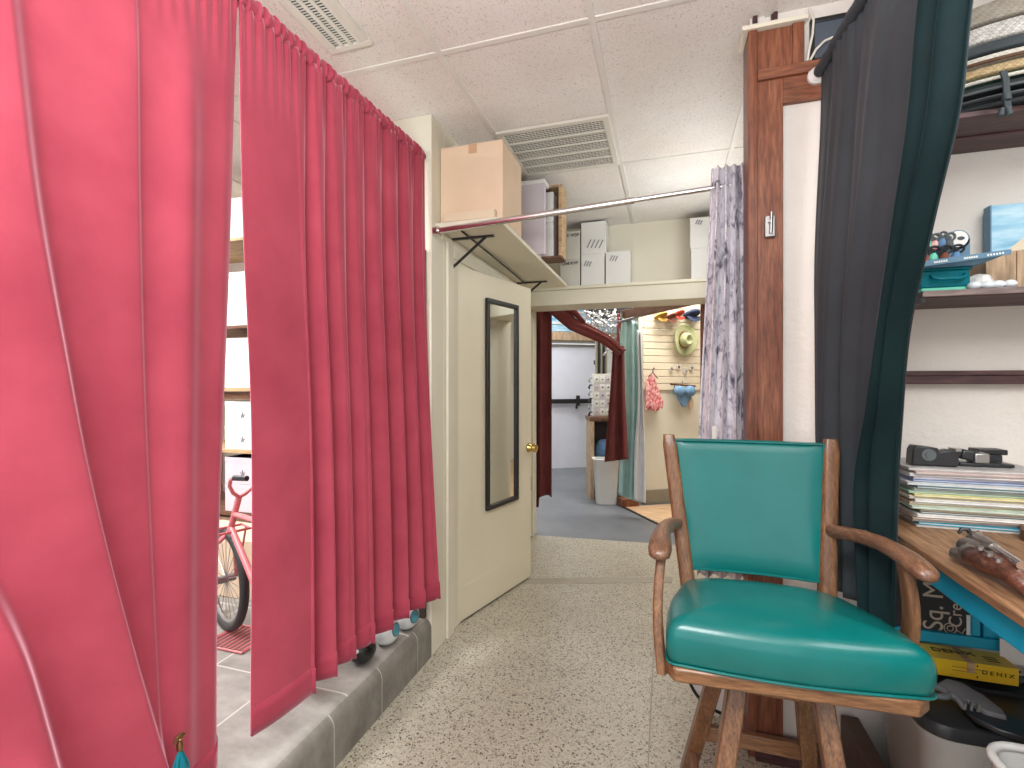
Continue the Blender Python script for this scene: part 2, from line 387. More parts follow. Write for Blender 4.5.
# post and cross piece framing the nook
struct('trim_7', MB().box((.312, 1.945, 0), (.396, 1.97, 2.426)), 'redwood', bevel=.002)
struct('trim_8', MB().box((.283, 1.940, 0), (.313, 2.06, 2.615)), 'redwood', bevel=.002)
struct('trim_9', MB().box((.396, 1.944, 2.335), (.62, 1.972, 2.425)), 'redwoodx', bevel=.002)
struct('trim_10', MB().box((.313, 1.930, 2.425), (.62, 1.975, 2.462)), 'redwoodx', bevel=.003)
struct('trim_11', MB().box((.313, 1.95, 2.462), (.435, 1.972, 2.61)).box((.425, 1.94, 2.462), (.462, 1.972, 2.61)), 'redwood', bevel=.002)
struct('trim_12', MB().box((.262, 1.93, 2.612), (.472, 2.06, 2.628)), 'creamtrim', bevel=.002)
struct('trim_13', MB().box((.305, 1.92, .0), (.52, 1.944, .095)), 'shelfwood', bevel=.003)
struct('trim_14', MB().box((.30, 1.95, 2.628), (.315, 1.97, CEIL)).box((.36, 1.95, 2.628), (.38, 1.97, CEIL)), 'shelfwood')
struct('trim_15', MB().box((.60, 1.925, 1.340), (2.4, 1.968, 1.366)).box((.60, 1.935, 1.366), (2.4, 1.968, 1.383)), 'shelfwood', bevel=.003)
# dark board closing the gap between curtain and pier
struct('trim_16', MB().box((-1.18, 2.160, .1905), (-1.128, 2.183, 2.0)), 'dark', bevel=.002)

# the room beyond, turned 32 degrees
D = (FW * math.cos(math.radians(14.8)) - RT * math.sin(math.radians(14.8))); EE = Vector((D.y, -D.x, 0))
ang = math.atan2(EE.y, EE.x)
def dbox(mb, p, s0, s1, t0, t1, z0, z1):
    p = Vector(p); q = []
    for z in (z0, z1):
        for s, t in ((s0, t0), (s1, t0), (s1, t1), (s0, t1)): v = p + EE * s + D * t; q.append((v.x, v.y, z))
    return mb.hexa(q)
SL = AZ(655, 503.5, 0)                      # foot of the slat wall
struct('wall_far', dbox(MB(), SL, -.16, 3.2, 0, .08, 0, 2.9), 'wall')
sl = MB()
for k in range(15): dbox(sl, SL, -.155, 2.6, -.018, .002, 1.272 + .077 * k, 1.272 + .077 * k + .069)
dbox(sl, SL, -.155, 2.6, -.006, .002, 1.27, 2.43)
struct('wall_slats', sl, 'slat', bevel=.003)
struct('baseboard_far', dbox(MB(), SL, -.16, 3.2, -.02, 0, 0, .16), 'strip', bevel=.004)
EX = AD(575, 470, 7.75); EX.z = 0
struct('wall_rear', dbox(dbox(dbox(MB(), EX, -4, -.42, 0, .1, 0, 2.95), EX, .40, 3, 0, .1, 0, 2.95), EX, -.42, .40, 0, .1, 1.99, 2.95), 'white')
dr = dbox(MB(), EX, -.42, .40, .03, .07, .012, 1.96)
d2 = struct('door_2', dr, 'doorwhite', bevel=.004)
def dP(s, t, z, p=EX): v = Vector(p) + EE * s + D * t; return Vector((v.x, v.y, z))
obj('push_bar', MB().bar(dP(-.40, -.03, 1.07), dP(.38, -.03, 1.07), .05, .07), 'black', d2, bevel=.01)
obj('latch', MB().bar(dP(.03, -.05, 1.00), dP(.03, -.05, 1.16), .05, .06, up=D).bar(dP(.0, -.05, .95), dP(.02, -.05, 1.03), .03, .03, up=D), 'black', d2, bevel=.008)
obj('top_rail', MB().bar(dP(-.42, .02, 1.95), dP(.40, .02, 1.95), .03, .03), 'steel', d2)
w1 = struct('window_1', dbox(MB(), EX, -.9, .75, -.05, -.01, 2.16, 2.75), 'sky')
obj('sill', dbox(MB(), EX, -.95, .8, -.09, -.005, 2.02, 2.15), 'mustardwall' if 'mustardwall' in M else 'crate', w1, bevel=.005)
fr = MB()
for z in (2.27, 2.45, 2.62): dbox(fr, EX, -.9, .75, -.065, -.045, z, z + .03)
obj('blind', fr, 'white', w1)
struct('trim_17', MB().box((.27, 4.285, 0), (.34, 4.34, 2.3)), 'redwood', bevel=.003)
b0 = AD(622, 316, 5.05); b1 = AD(704, 296, 4.05)
struct('trim_18', MB().bar(b0, b1, .05, .10), 'brownshelf', bevel=.003)

# ---------------------------------------------------------------- passage door
dh = AD(450, 500, 2.66); df = AD(531, 500, 3.39); dh.z = df.z = 0
du = (df - dh).normalized(); dn = Vector((du.y, -du.x, 0))           # dn points into the passage
DW = (df - dh).length
def DP(s, t, z): v = dh + du * s + dn * t; return Vector((v.x, v.y, z))
def doorbox(mb, s0, s1, t0, t1, z0, z1):
    return mb.hexa([DP(s, t, z) for z in (z0, z1) for s, t in ((s0, t0), (s1, t0), (s1, t1), (s0, t1))])
d1 = struct('door_1', doorbox(MB(), 0, DW, -.04, 0, .012, 2.0), 'cream', loc=dh, bevel=.003)
for z in (.33, 1.05, 1.80):
    obj('hinge', doorbox(MB(), -.012, .022, -.004, .003, z - .05, z + .05).cyl(DP(-.004, .008, z - .05), DP(-.004, .008, z + .05), .008, 12), 'metalwhite', d1, bevel=.001)
kz = 1.34 - 63.5 * 3.36 / 490
kn = Matrix((du, Vector((0, 0, 1)), dn)).transposed()
obj('knob', MB().lathe([(.032, 0), (.033, .006), (.014, .010), (.012, .028), (.026, .036), (.031, .048), (.026, .062), (.0, .066)], DP(DW - .035, 0, kz), 24, kn), 'brass', d1)
obj('knob', MB().lathe([(.032, 0), (.033, .006), (.014, .010), (.012, .028), (.026, .036), (.031, .048), (.026, .062), (.0, .066)], DP(DW - .035, -.04, kz), 24, Matrix((du, Vector((0, 0, 1)), -dn)).transposed()), 'brass', d1)
obj('latch_plate', doorbox(MB(), DW - .001, DW + .003, -.033, -.007, kz - .35, kz - .25).box((0, 0, 0), (0, 0, 0)) if False else doorbox(MB(), DW - .001, DW + .003, -.033, -.007, kz - .09, kz + .03), 'brass', d1)
obj('rubber_bumper', doorbox(MB(), DW - .001, DW + .012, -.04, -.004, .60, .70), 'blackplastic', d1, bevel=.003)
obj('kick_panel', doorbox(MB(), .02, DW - .02, -.002, .0015, .03, .20), 'cream', d1, bevel=.001)
# mirror hung on the door
def onplane(px, py): return AP(px, py, DP(0, .0, 0), dn)
m4 = [onplane(484.8, 298), onplane(516.5, 305.5), onplane(516.3, 499), onplane(484.8, 511)]
s0 = ((m4[0] - dh).dot(du) + (m4[3] - dh).dot(du)) / 2; s1 = ((m4[1] - dh).dot(du) + (m4[2] - dh).dot(du)) / 2
z0 = (m4[2].z + m4[3].z) / 2; z1 = (m4[0].z + m4[1].z) / 2
mi = thing('wall_mirror', 'tall narrow mirror in a black frame hanging on the cream door', 'mirror', DP((s0 + s1) / 2, .002, z0))
fw = .028; g = MB()
for a, b, c, d in ((s0, s1, z0, z0 + fw), (s0, s1, z1 - fw, z1), (s0, s0 + fw, z0 + fw, z1 - fw), (s1 - fw, s1, z0 + fw, z1 - fw)): doorbox(g, a, b, .001, .022, c, d)
obj('frame', g, 'black', mi, bevel=.004)
obj('glass', doorbox(MB(), s0 + fw * .8, s1 - fw * .8, .002, .008, z0 + fw * .8, z1 - fw * .8), 'mirror', mi)

# ---------------------------------------------------------------- ceiling vents
v = thing('ceiling_vent', 'square white return air grille set in the ceiling above the boxes', 'air vent', (-.566, 2.74, CEIL), None)
x0, x1, y0, y1 = -.862, -.268, 2.44, 3.008
zb = CEIL - .014
g = MB()
for a, b, c, d in ((x0, x1, y0, y0 + .035), (x0, x1, y1 - .035, y1), (x0, x0 + .035, y0 + .035, y1 - .035), (x1 - .035, x1, y0 + .035, y1 - .035)): g.box((a, c, zb), (b, d, CEIL + .002))
obj('frame', g, 'metalwhite', v, bevel=.004)
obj('duct', MB().box((x0 + .03, y0 + .03, CEIL - .0035), (x1 - .03, y1 - .03, CEIL - .002)), 'gap', v)
g = MB(); n = 28
for k in range(n + 1):
    t = k / n; a = lerp(x0 + .035, x1 - .035, t); g.bar((a, y0 + .035, zb + .005), (a, y1 - .035, zb + .005), .0030, .004)
    b = lerp(y0 + .035, y1 - .035, t); g.bar((x0 + .035, b, zb + .005), (x1 - .035, b, zb + .005), .0030, .004)
obj('grille', g, 'metalwhite', v)
g = MB()
for k in range(1, 5): b = lerp(y0 + .035, y1 - .035, k / 5); g.box((x0 + .035, b - .007, zb - .002), (x1 - .035, b + .007, zb + .006))
obj('divider', g, 'metalwhite', v, bevel=.002)
v = thing('ceiling_vent', 'long white slotted air vent in the ceiling beside the pink curtain', 'air vent', (-1.18, 1.2, CEIL), None)
x0, x1, y0, y1 = -1.275, -1.085, .75, 1.655
g = MB()
for a, b, c, d in ((x0, x1, y0, y0 + .03), (x0, x1, y1 - .03, y1), (x0, x0 + .03, y0 + .03, y1 - .03), (x1 - .035, x1, y0 + .03, y1 - .03)): g.box((a, c, zb), (b, d, CEIL + .002))
obj('frame', g, 'metalwhite', v, bevel=.004)
obj('duct', MB().box((x0 + .02, y0 + .02, CEIL - .0035), (x1 - .02, y1 - .02, CEIL - .002)), 'gap', v)
for k in range(4):
    a = lerp(x0 + .033, x1 - .040, k / 3)
    obj('louver', MB().box((a - .0085, y0 + .03, zb - .001), (a + .0085, y1 - .03, zb + .002)), 'metalwhite', v, bevel=.0008)
g = MB()
for k in range(1, 70): b = lerp(y0 + .03, y1 - .03, k / 70); g.box((x0 + .03, b - .0011, zb + .004), (x1 - .035, b + .0011, zb + .009))
obj('damper', g, 'metalwhite', v)

# ---------------------------------------------------------------- shelf above the door and its boxes
t = thing('wall_shelf', 'cream wall shelf above the open door on black steel brackets', 'shelf', (-.93, 3.06, 2.12))
obj('board', MB().box((-1.118, 2.226, 2.122), (-.76, 3.90, 2.145)), 'creamtrim', t, bevel=.003)
for y in (2.42, 3.62):
    obj('bracket', MB().box((-1.118, y - .012, 2.112), (-.86, y + .012, 2.121)).box((-1.119, y - .012, 1.92), (-1.109, y + .012, 2.121)).bar((-1.11, y, 1.955), (-.905, y, 2.115), .014, .01, up=(0, 1, 0)), 'black', t, bevel=.002)
obj('cable', MB().tube([(-.99, 2.3, 2.116), (-1.0, 2.8, 2.112), (-1.02, 3.3, 2.113), (-1.03, 3.62, 2.11)], .005, 8), 'black', t)
obj('batten', MB().box((-1.118, 2.3, 2.085), (-1.095, 3.85, 2.12)), 'creamtrim', t, bevel=.003)
def carton(name, label, cat, lo, hi, mat, tapemat=None, group=None, flap=True):
    lo = Vector(lo); hi = Vector(hi)
    o = thing(name, label, cat, ((lo.x + hi.x) / 2, (lo.y + hi.y) / 2, lo.z), group)
    obj('body', MB().box(lo, hi), mat, o, bevel=.004)
    if flap:
        xm = (lo.x + hi.x) / 2
        obj('lid_flaps', MB().box((lo.x, lo.y, hi.z - .001), (hi.x, (lo.y + hi.y) / 2 - .002, hi.z + .003)).box((lo.x, (lo.y + hi.y) / 2 + .002, hi.z - .001), (hi.x, hi.y, hi.z + .003)), mat, o)
    if tapemat:
        xm = (lo.x + hi.x) / 2 + .01
        obj('tape', MB().box((xm - .022, lo.y - .0012, hi.z - .045), (xm + .022, lo.y + .001, hi.z + .001)), tapemat, o)
    return o
carton('cardboard_box', 'large tan cardboard box on the cream shelf nearest the pink curtain', 'box', (-1.097, 2.272, 2.1465), (-.762, 2.60, 2.535), 'carton', 'tape')
t = obj('board_offcut', MB().box((-1.06, 2.230, 2.1465), (-.79, 2.268, 2.188)), 'cartonlight', loc=(-.92, 2.25, 2.1465), bevel=.003)
tag(t, 'pale board offcut lying in front of the large tan cardboard box', 'board')
lb = thing('white_box', 'tall lavender-white box standing behind the large cardboard box on the shelf', 'box', (-.86, 3.0, 2.1465))
obj('body', MB().box((-1.03, 2.95, 2.1465), (-.715, 2.985, 2.60)).box((-1.03, 2.985, 2.1465), (-.76, 3.05, 2.60)), 'lavbox', lb, bevel=.004)
obj('lid', MB().box((-1.035, 2.945, 2.585), (-.712, 3.055, 2.61)), 'whitebox', lb, bevel=.004)
cr = thing('wooden_crate', 'narrow open-fronted wooden crate on the shelf beside the lavender-white box', 'crate', (-.80, 3.13, 2.1465))
obj('panel', MB().box((-.96, 3.07, 2.1465), (-.632, 3.21, 2.160)), 'brownshelf', cr, bevel=.002)
obj('panel', MB().box((-.96, 3.07, 2.60), (-.632, 3.21, 2.615)), 'crate', cr, bevel=.002)
obj('panel', MB().box((-.654, 3.07, 2.160), (-.632, 3.21, 2.60)), 'palewood', cr, bevel=.002)
obj('panel', MB().box((-.96, 3.07, 2.160), (-.946, 3.21, 2.60)), 'palewood', cr, bevel=.002)
obj('panel', MB().box((-.946, 3.20, 2.160), (-.654, 3.21, 2.60)), 'brownshelf', cr)
for i, (a, b) in enumerate(((2.161, 2.38), (2.382, 2.58))):
    o = obj('small_box', MB().box((-.80, 3.09, a), (-.69, 3.19, b)), 'whitebox', loc=(-.745, 3.14, a), bevel=.003)
    tag(o, ['white box at the bottom of the narrow wooden crate', 'white box stacked uppermost inside the narrow wooden crate'][i], 'box', 'white boxes in the crate')
# boxes on the ledge above the opening, z 2.13
def ledgebox(px0, px1, pt, pb, label, mat='whitebox', y=3.98, z0=None, group='white boxes on the ledge', cap=False):
    a = AY(px0, pb, y); b = AY(px1, pt, y); zz = 2.131 if z0 is None else z0
    o = thing('white_box', label, 'box', ((a.x + b.x) / 2, y + .09, zz), group)
    obj('body', MB().box((a.x + .001, y, zz), (b.x - .001, y + .17, b.z)), mat, o, bevel=.003)
    obj('lid', MB().box((a.x - .0005, y - .001, b.z - .02), (b.x + .0005, y + .171, b.z)), mat, o, bevel=.002)
    return o, a, b
g = 'white boxes on the ledge'
o1, a, b = ledgebox(560, 580, 259, 283, 'tall grey-white box low on the ledge with black handwriting near its top', 'greybox')
text('handwriting', 'Qx8 KVF', .036, 'marker', o1, ((a.x + b.x) / 2, 3.976, b.z - .03), (1, 0, 0), (0, 0, 1))
zt = b.z + .001
o2, a, b = ledgebox(566, 580, 230.5, 258.5, 'narrow grey-white box atop another, marked in black handwriting', 'greybox', z0=zt)
text('handwriting', 'K VOP', .036, 'marker', o2, ((a.x + b.x) / 2, 3.976, b.z - .035), (1, 0, 0), (0, 0, 1))
def slashes(o, cx, cz, n, y=3.978, sc=.05, mat='ink'):
    for k in range(n):
        m = MB(); m.bar((cx - sc * .5 + k * sc * .4, y, cz - sc * .45 - k * .004), (cx - sc * .1 + k * sc * .4, y, cz + sc * .35 - k * .004), .002, .009, up=(0, 0, 1)); obj('printed_mark', m, mat, o)
o3, a, b = ledgebox(581, 604.5, 253, 284, 'lower white box with grey slanted print, under another white box')
slashes(o3, a.x + .05, b.z - .07, 3)
zt = b.z + .001
o4, a, b = ledgebox(581, 606, 220.5, 252, 'white box with large grey slanted print, stacked on the ledge', z0=zt)
slashes(o4, a.x + .09, b.z - .17, 4, sc=.08)
o5, a, b = ledgebox(605.5, 630, 250, 284, 'white box with small grey print, beside the stacked pair on the ledge')
slashes(o5, a.x + .06, b.z - .05, 3)
o6, a, b = ledgebox(691, 716, 247, 280, 'white box at the ledge end behind the floral curtain, under another box')
text('label_print', 'E U\n J', .04, 'ink', o6, (a.x + .145, 3.976, (a.z + b.z) / 2), (1, 0, 0), (0, 0, 1))
zt = b.z + .001
o7, a, b = ledgebox(690, 715, 216, 246, 'creamy white box uppermost at the ledge end by the floral curtain', z0=zt)
slashes(o7, a.x + .06, b.z - .03, 3, sc=.04)

# ---------------------------------------------------------------- chrome rod with floral curtain
t = thing('curtain_rod', 'pink-tinged chrome tension rod spanning the passage at shelf height', 'curtain rod', (-1.1, 2.205, 2.097))
r0 = Vector((-1.1, 2.205, 2.097)); r1 = Vector((.46, 2.205, 2.172))
obj('tube', MB().cyl(r0, r0.lerp(r1, .62), .0145, 20).cyl(r0.lerp(r1, .62), r1, .011, 20), 'chrome', t)
obj('end_cap', MB().cyl(r0, r0 + (r1 - r0).normalized() * .03, .024, 20), 'chrome', t, bevel=.003)
obj('end_cap', MB().cyl(r1 - (r1 - r0).normalized() * .03, r1, .024, 20), 'chrome', t, bevel=.003)
def floralP(u, w):
    z = lerp(2.235, .55, w)
    xa = interp([(0, .182), (.3, .155), (.7, .124), (1, .12)], w); xb = interp([(0, .306), (.25, .328), (.7, .345), (1, .345)], w)
    ph = u * 2 * PI * 4.2
    fold = .042 * math.sin(ph) * (1 + .25 * math.sin(3 * u + 4 * w)) + .006 * math.sin(2.3 * ph + 5 * w)
    x = lerp(xa, xb, u) + .007 * math.sin(ph * 2 + .6)
    yr = 2.205
    if w > .04: y = yr - .012 + fold * (.75 + .5 * w)
    else: y = yr - .012 + fold * .8
    z += .008 * math.sin(ph) if w < .02 else 0
    return (x, y - .02 * smooth(w * 6), z)
t = thing('curtain', 'white and purple floral print curtain hanging beside the red wooden post', 'curtain', (.24, 2.2, .55))
obj('panel', MB().grid(floralP, 140, 60), 'floral', t, solid=.003, norm=False)
obj('heading', MB().grid(lambda u, w: (lambda p: (p[0], p[1] - .004, p[2]))(floralP(u, w * .045)), 140, 4), 'floral', t, solid=.003, norm=False)
lb = floralP(.24, .90 - .22)
obj('care_tag', MB().box((lb[0] - .006, lb[1] - .047, 1.115), (lb[0] + .012, lb[1] - .044, 1.17)), 'whitebox', t)
# disc standing behind the post
t = thing('round_tray', 'round white tray with a black rim standing against the base of the post', 'tray', (.255, 2.12, 0))
Rx = Matrix.Rotation(PI / 2 + .12, 3, 'X')
obj('plate', MB().lathe([(0, .0), (.165, .0), (.168, .006), (0, .006)], (.255, 2.125, .178), 48, Rx), 'whitebox', t)
obj('rim', MB().lathe([(.165, -.004), (.176, -.004), (.176, .012), (.165, .012)], (.255, 2.125, .178), 48, Rx, ring=True), 'black', t)
# latch on the post
t = thing('door_bolt', 'small grey metal bolt fixed to the red wooden post', 'bolt', (.356, 1.945, 1.86))
P = AY(769.5, 226, 1.94)
obj('plate', MB().box((P.x - .017, 1.928, P.z - .042), (P.x + .017, 1.9445, P.z + .034)), 'steel', t, bevel=.003)
obj('bolt', MB().cyl((P.x + .002, 1.925, P.z - .03), (P.x + .004, 1.925, P.z + .045), .006, 12).cyl((P.x - .004, 1.912, P.z + .01), (P.x - .004, 1.928, P.z + .01), .004, 10), 'steel', t)
# dark picture and cable above the cross piece
t = thing('picture', 'dark blue-grey panel in a black frame above the red cross piece', 'picture', (.56, 1.955, 2.462))
obj('panel', MB().box((.492, 1.95, 2.475), (.80, 1.962, 2.60)), 'bluegrey', t)
obj('frame', MB().box((.482, 1.945, 2.462), (.495, 1.964, 2.615)).box((.482, 1.945, 2.60), (.81, 1.964, 2.615)).box((.797, 1.945, 2.462), (.81, 1.964, 2.615)).box((.482, 1.945, 2.462), (.81, 1.964, 2.476)), 'black', t, bevel=.002)
t = obj('power_cable', MB().tube([(.475, 1.935, 2.645), (.487, 1.93, 2.60), (.484, 1.93, 2.55), (.474, 1.935, 2.50), (.470, 1.938, 2.466)], .004, 8).tube([(.478, 1.935, 2.465), (.495, 1.932, 2.497), (.52, 1.93, 2.52), (.545, 1.93, 2.527)], .004, 8), 'metalwhite', loc=(.48, 1.935, 2.466))
tag(t, 'loose white cable looping over the red cross piece', 'cable')
# ---------------------------------------------------------------- pink velvet curtains on one rod
RZ = 2.462
def rx(y): return -1.187 + (y - 1.145) * .036
t = thing('curtain_rod', 'thin dark rod carrying both pink velvet curtains along the platform edge', 'curtain rod', (rx(2.175), 2.175, RZ))
obj('tube', MB().cyl((rx(-.6), -.6, RZ), (rx(2.172), 2.172, RZ), .012, 16), 'black', t)
obj('socket', MB().cyl((rx(2.15), 2.150, RZ), (rx(2.18), 2.18, RZ), .022, 16), 'black', t, bevel=.002)
def ridge(d, wl, wr): return math.exp(-(d / (wl if d < 0 else wr)) ** 2)
def pinkR(u, w):
    yl = interp([(0, 1.112), (.3, 1.118), (.6, 1.135), (1, 1.110)], w); yr = interp([(0, 2.170), (.55, 2.160), (1, 2.150)], w)
    y = lerp(yl, yr, u)
    amp = lerp(.008, .032, smooth(w * 1.15))
    q = max(0, (u - .20) / .80)
    ph = 2 * PI * (7.6 * q ** .92 + .12 * math.sin(5 * q + 2 * w))
    fl = amp * math.sin(ph) * (smooth((u - .1) * 5)) * (1 + .35 * math.sin(9.7 * q + 1.3))
    fl += amp * .28 * math.sin(2 * ph + 1.1 + w) * smooth((u - .05) * 4)
    fl += .018 * w * math.sin(PI * min(1, u / .24)) * (1 if u < .24 else 0)
    puck = .0045 * math.sin(u * 2 * PI * 30 + .8 * math.sin(u * 40)) * max(0, 1 - w * 7)
    x = rx(y) + .012 + lerp(0, .045, w ** 1.3) + fl + puck + .055 * w * w * smooth((u - .72) / .28)
    z = lerp(RZ - .012, .330 - .008 * u, w) + .006 * math.sin(ph + .5) * w
    y += .010 * math.cos(ph) * smooth(w * 2) * smooth(u * 5)
    return (x, y, z)
t = thing('curtain', 'pink velvet curtain hanging from the rod between the gap and the cream pier', 'curtain', (-1.17, 1.7, .32), None)
obj('panel', MB().grid(pinkR, 260, 90), 'pink', t, solid=.004, norm=False)
def header(fn_y0, fn_y1, nr, seedv):
    def f(u, w):
        a = w * 2 * PI; y = lerp(fn_y0, fn_y1, u)
        r = .022 + .003 * math.sin(u * 2 * PI * nr + .7 * math.sin(u * 33 + seedv)) + .002 * math.sin(u * 300)
        zz = RZ + math.sin(a) * r * (1.4 if math.sin(a) > 0 else 1.15)
        return (rx(y) + math.cos(a) * r + .003, y + .004 * math.sin(a * 2 + u * 160), zz)
    return f
obj('rod_pocket', MB().grid(header(1.112, 2.160, 34, 0), 320, 16), 'pink', t, norm=False)
obj('hem', MB().grid(lambda u, w: (lambda p: (p[0] + .0035, p[1], p[2] - .001))(pinkR(u, .962 + .038 * w)), 260, 3), 'pinkhem', t, solid=.005, norm=False)

def line(pts, xp):
    L = []
    for px, py in pts: p = AX(px, py, xp); L.append((p.z, p.y))
    L.sort(); return L
EDGE = line([(243, -60), (242, 0), (240, 150), (237, 300), (232, 450), (227, 600), (225, 768), (224, 800)], -1.15)
RG1 = line([(28, -60), (33, 0), (50, 190), (78, 380), (93, 470), (112, 560), (136, 660), (163, 768), (172, 800)], -1.09)
RG2 = line([(147, -60), (148, 0), (149, 200), (152, 380), (158, 560), (165, 768)], -1.12)
RG3 = line([(200, -60), (200, 0), (196, 200), (193, 380), (190, 560), (188, 768)], -1.12)
RG4 = line([(-30, 470), (0, 575), (22, 640), (40, 700), (58, 768), (66, 800)], -1.07)
RG5 = line([(-10, 690), (12, 735), (35, 768), (50, 790)], -1.07)
def pinkL(u, w):
    z = lerp(RZ - .012, .300, w)
    yr = interp(EDGE, z)
    y = lerp(-.35, .52, u / .2) if u < .2 else lerp(.52, yr, (u - .2) / .8)
    x = rx(y) + .022 + .018 * w
    x += lerp(.018, .065, smooth(w * 1.2)) * ridge(y - interp(RG1, z), .12, .024)
    x += .013 * ridge(y - interp(RG2, z), .06, .012) * smooth(w * 6)
    x += .026 * ridge(y - interp(RG3, z), .045, .04) * smooth(w * 4)
    k4 = smooth((1.15 - z) / .35)
    if k4 > 0:
        c4 = interp(RG4, z); x += .075 * k4 * ridge(y - c4, .16, .026)
        c5 = interp(RG5, z); x += .05 * smooth((.72 - z) / .2) * ridge(y - c5, .05, .02)
    x += .02 * math.sin(y * 19 + 1.5 + w) * smooth((.45 - y) / .2)
    e = yr - y
    if e < .045: x -= .035 * (1 - e / .045) ** 2 * smooth(.25 + w)
    x += .004 * math.sin(y * 190) * max(0, 1 - w * 9)
    return (x, y, z + .006 * w * math.sin(y * 30))
t = thing('curtain', 'pink velvet curtain nearest the camera, left of the gap, with long diagonal folds', 'curtain', (-1.2, .3, .30), None)
obj('panel', MB().grid(pinkL, 620, 150), 'pink', t, solid=.004, norm=False)
obj('rod_pocket', MB().grid(header(-.36, 1.100, 50, 2), 420, 14), 'pink', t, norm=False)
obj('hem', MB().grid(lambda u, w: (lambda p: (p[0] + .0035, p[1], p[2] - .001))(pinkL(u, .965 + .035 * w)), 300, 3), 'pinkhem', t, solid=.005, norm=False)

# teal feather tassel on the curtain
tp = AX(180, 750, -1.075)
t = thing('feather_tassel', 'teal feather tassel with a bronze clip on the lower pink curtain', 'tassel', tp)
random.seed(3); g = MB()
for k in range(46):
    a = random.uniform(0, 2 * PI); r = random.uniform(.004, .026); L = random.uniform(.06, .10)
    p0 = tp + Vector((0, 0, .005)); p1 = p0 + Vector((r * .4 * math.cos(a), r * .6 * math.sin(a), -L * .5)); p2 = p0 + Vector((r * math.cos(a) * .8, r * math.sin(a), -L))
    g.tube([p0, p1, p2], [.002, .0035, .0008], 5)
obj('feathers', g, 'tassel', t)
obj('clip', MB().lathe([(.0, .0), (.006, .0), (.008, .012), (.004, .02), (.007, .026), (0, .032)], tp, 12), 'bronze', t)
obj('charm', MB().tube([tp + Vector((0, -.014, .022)), tp + Vector((0, -.008, .032)), tp + Vector((0, .004, .034)), tp + Vector((0, .014, .027))], [.003, .005, .006, .002], 8), 'bronze', t)

# balls on the platform edge under the hem
def ball(name, label, P, r, mats, aim, group):
    P = Vector(P); o = thing(name, label, 'ball', (P.x, P.y, P.z - r), group)
    obj('globe', MB().lathe([(r * math.sin(a), -r * math.cos(a)) for a in [PI * i / 20 for i in range(21)]], P, 32), mats[0], o)
    ax = Vector(aim).normalized(); up = Vector((0, 0, 1)); e1 = ax.cross(up).normalized(); e2 = ax.cross(e1)
    Mx = Matrix((e1, e2, ax)).transposed()
    def cap(a0, a1, lift): return [(r * lift * math.sin(lerp(a0, a1, i / 8)), r * lift * math.cos(lerp(a0, a1, i / 8))) for i in range(9)]
    obj('iris', MB().lathe(cap(0, .42, 1.012), P, 32, Mx), mats[1], o)
    obj('pupil', MB().lathe(cap(0, .13, 1.02), P, 24, Mx), mats[2], o)
    obj('iris_ring', MB().lathe(cap(.42, .50, 1.008), P, 32, Mx), mats[3], o)
    return o
pz = .1905
ball('eyeball_prop', 'white ball with a blue disc on the platform edge, nearest the cream pier', tuple(AZ(406, 615, pz + .062)), .062, ('ballwhite', 'iris', 'iris', 'feltgrey'), (.95, -.25, .12), 'balls under the pink curtain')
ball('eyeball_prop', 'white ball with a blue disc between the other white ball and the black one', tuple(AZ(386, 630, pz + .060)), .060, ('ballwhite', 'iris', 'iris', 'feltgrey'), (.93, -.05, .2), 'balls under the pink curtain')
ball('eyeball_prop', 'glossy black ball with a small painted white glint under the pink curtain hem', tuple(AZ(362, 648, pz + .058)), .058, ('ballblack', 'ballblack', 'ballwhite', 'ballblack'), (.25, -.95, .28), 'balls under the pink curtain')  # the white pupil cap paints a glint on the black gloss

# ---------------------------------------------------------------- charcoal curtain at the nook
def rodx(y): return .5 + .063 * (1.93 - y)
t = thing('curtain_rod', 'white-capped rod that the charcoal curtain hangs from, over the red cross piece', 'curtain rod', (.5, 1.93, 2.41))
obj('tube', MB().cyl((rodx(1.94), 1.94, 2.41), (rodx(-.2), -.2, 2.41), .012, 16), 'metalwhite', t)
obj('socket', MB().lathe([(0, 0), (.030, 0), (.030, .012), (.02, .022), (.016, .028), (0, .028)], (rodx(1.93), 1.945, 2.41), 24, Matrix.Rotation(PI / 2, 3, 'X')), 'whiteplastic', t)
def eline(pts, xp):
    L = [(AX(px, py, xp).z, AX(px, py, xp).y) for px, py in pts]; L.sort(); return L
YR = sorted([(q.z, q.y) for q in (AX(980, -95, .545), AX(965, 0, .545), AX(950, 110, .54), AX(925, 220, .545), AX(905, 320, .56), AX(897, 400, .575), AX(893, 470, .585), AX(890, 610, .585)) if q.z < 2.25] + [(2.45, 1.0)])
XR = [(.7, .585), (1.15, .585), (1.5, .56), (1.85, .545), (2.45, .555)]
YL = [(.68, 1.80), (1.0, 1.87), (1.2, 1.90), (2.42, 1.915)]
def dark(u, w):
    z = lerp(2.418, .70, w)
    y = lerp(interp(YL, z), interp(YR, z), u)
    ph = 2 * PI * (3.2 * u + .1 * math.sin(4 * u))
    a = lerp(.008, .016, smooth(w * 1.6))
    x = lerp(.505 - .028 * smooth(w * 2.2), interp(XR, z), smooth(u) * .4 + u * .6) + a * math.sin(ph + .4 * w) + a * .35 * math.sin(2.6 * ph + 1 + 2 * w)
    x += .004 * math.sin(u * 150) * max(0, 1 - w * 10)
    return (x, y, z)
t = thing('curtain', 'charcoal curtain with a dark green lining swept aside behind the teal chair', 'curtain', (.5, 1.6, .70))
obj('panel', MB().grid(dark, 200, 90), 'charcoal', t, solid=.003, norm=False)
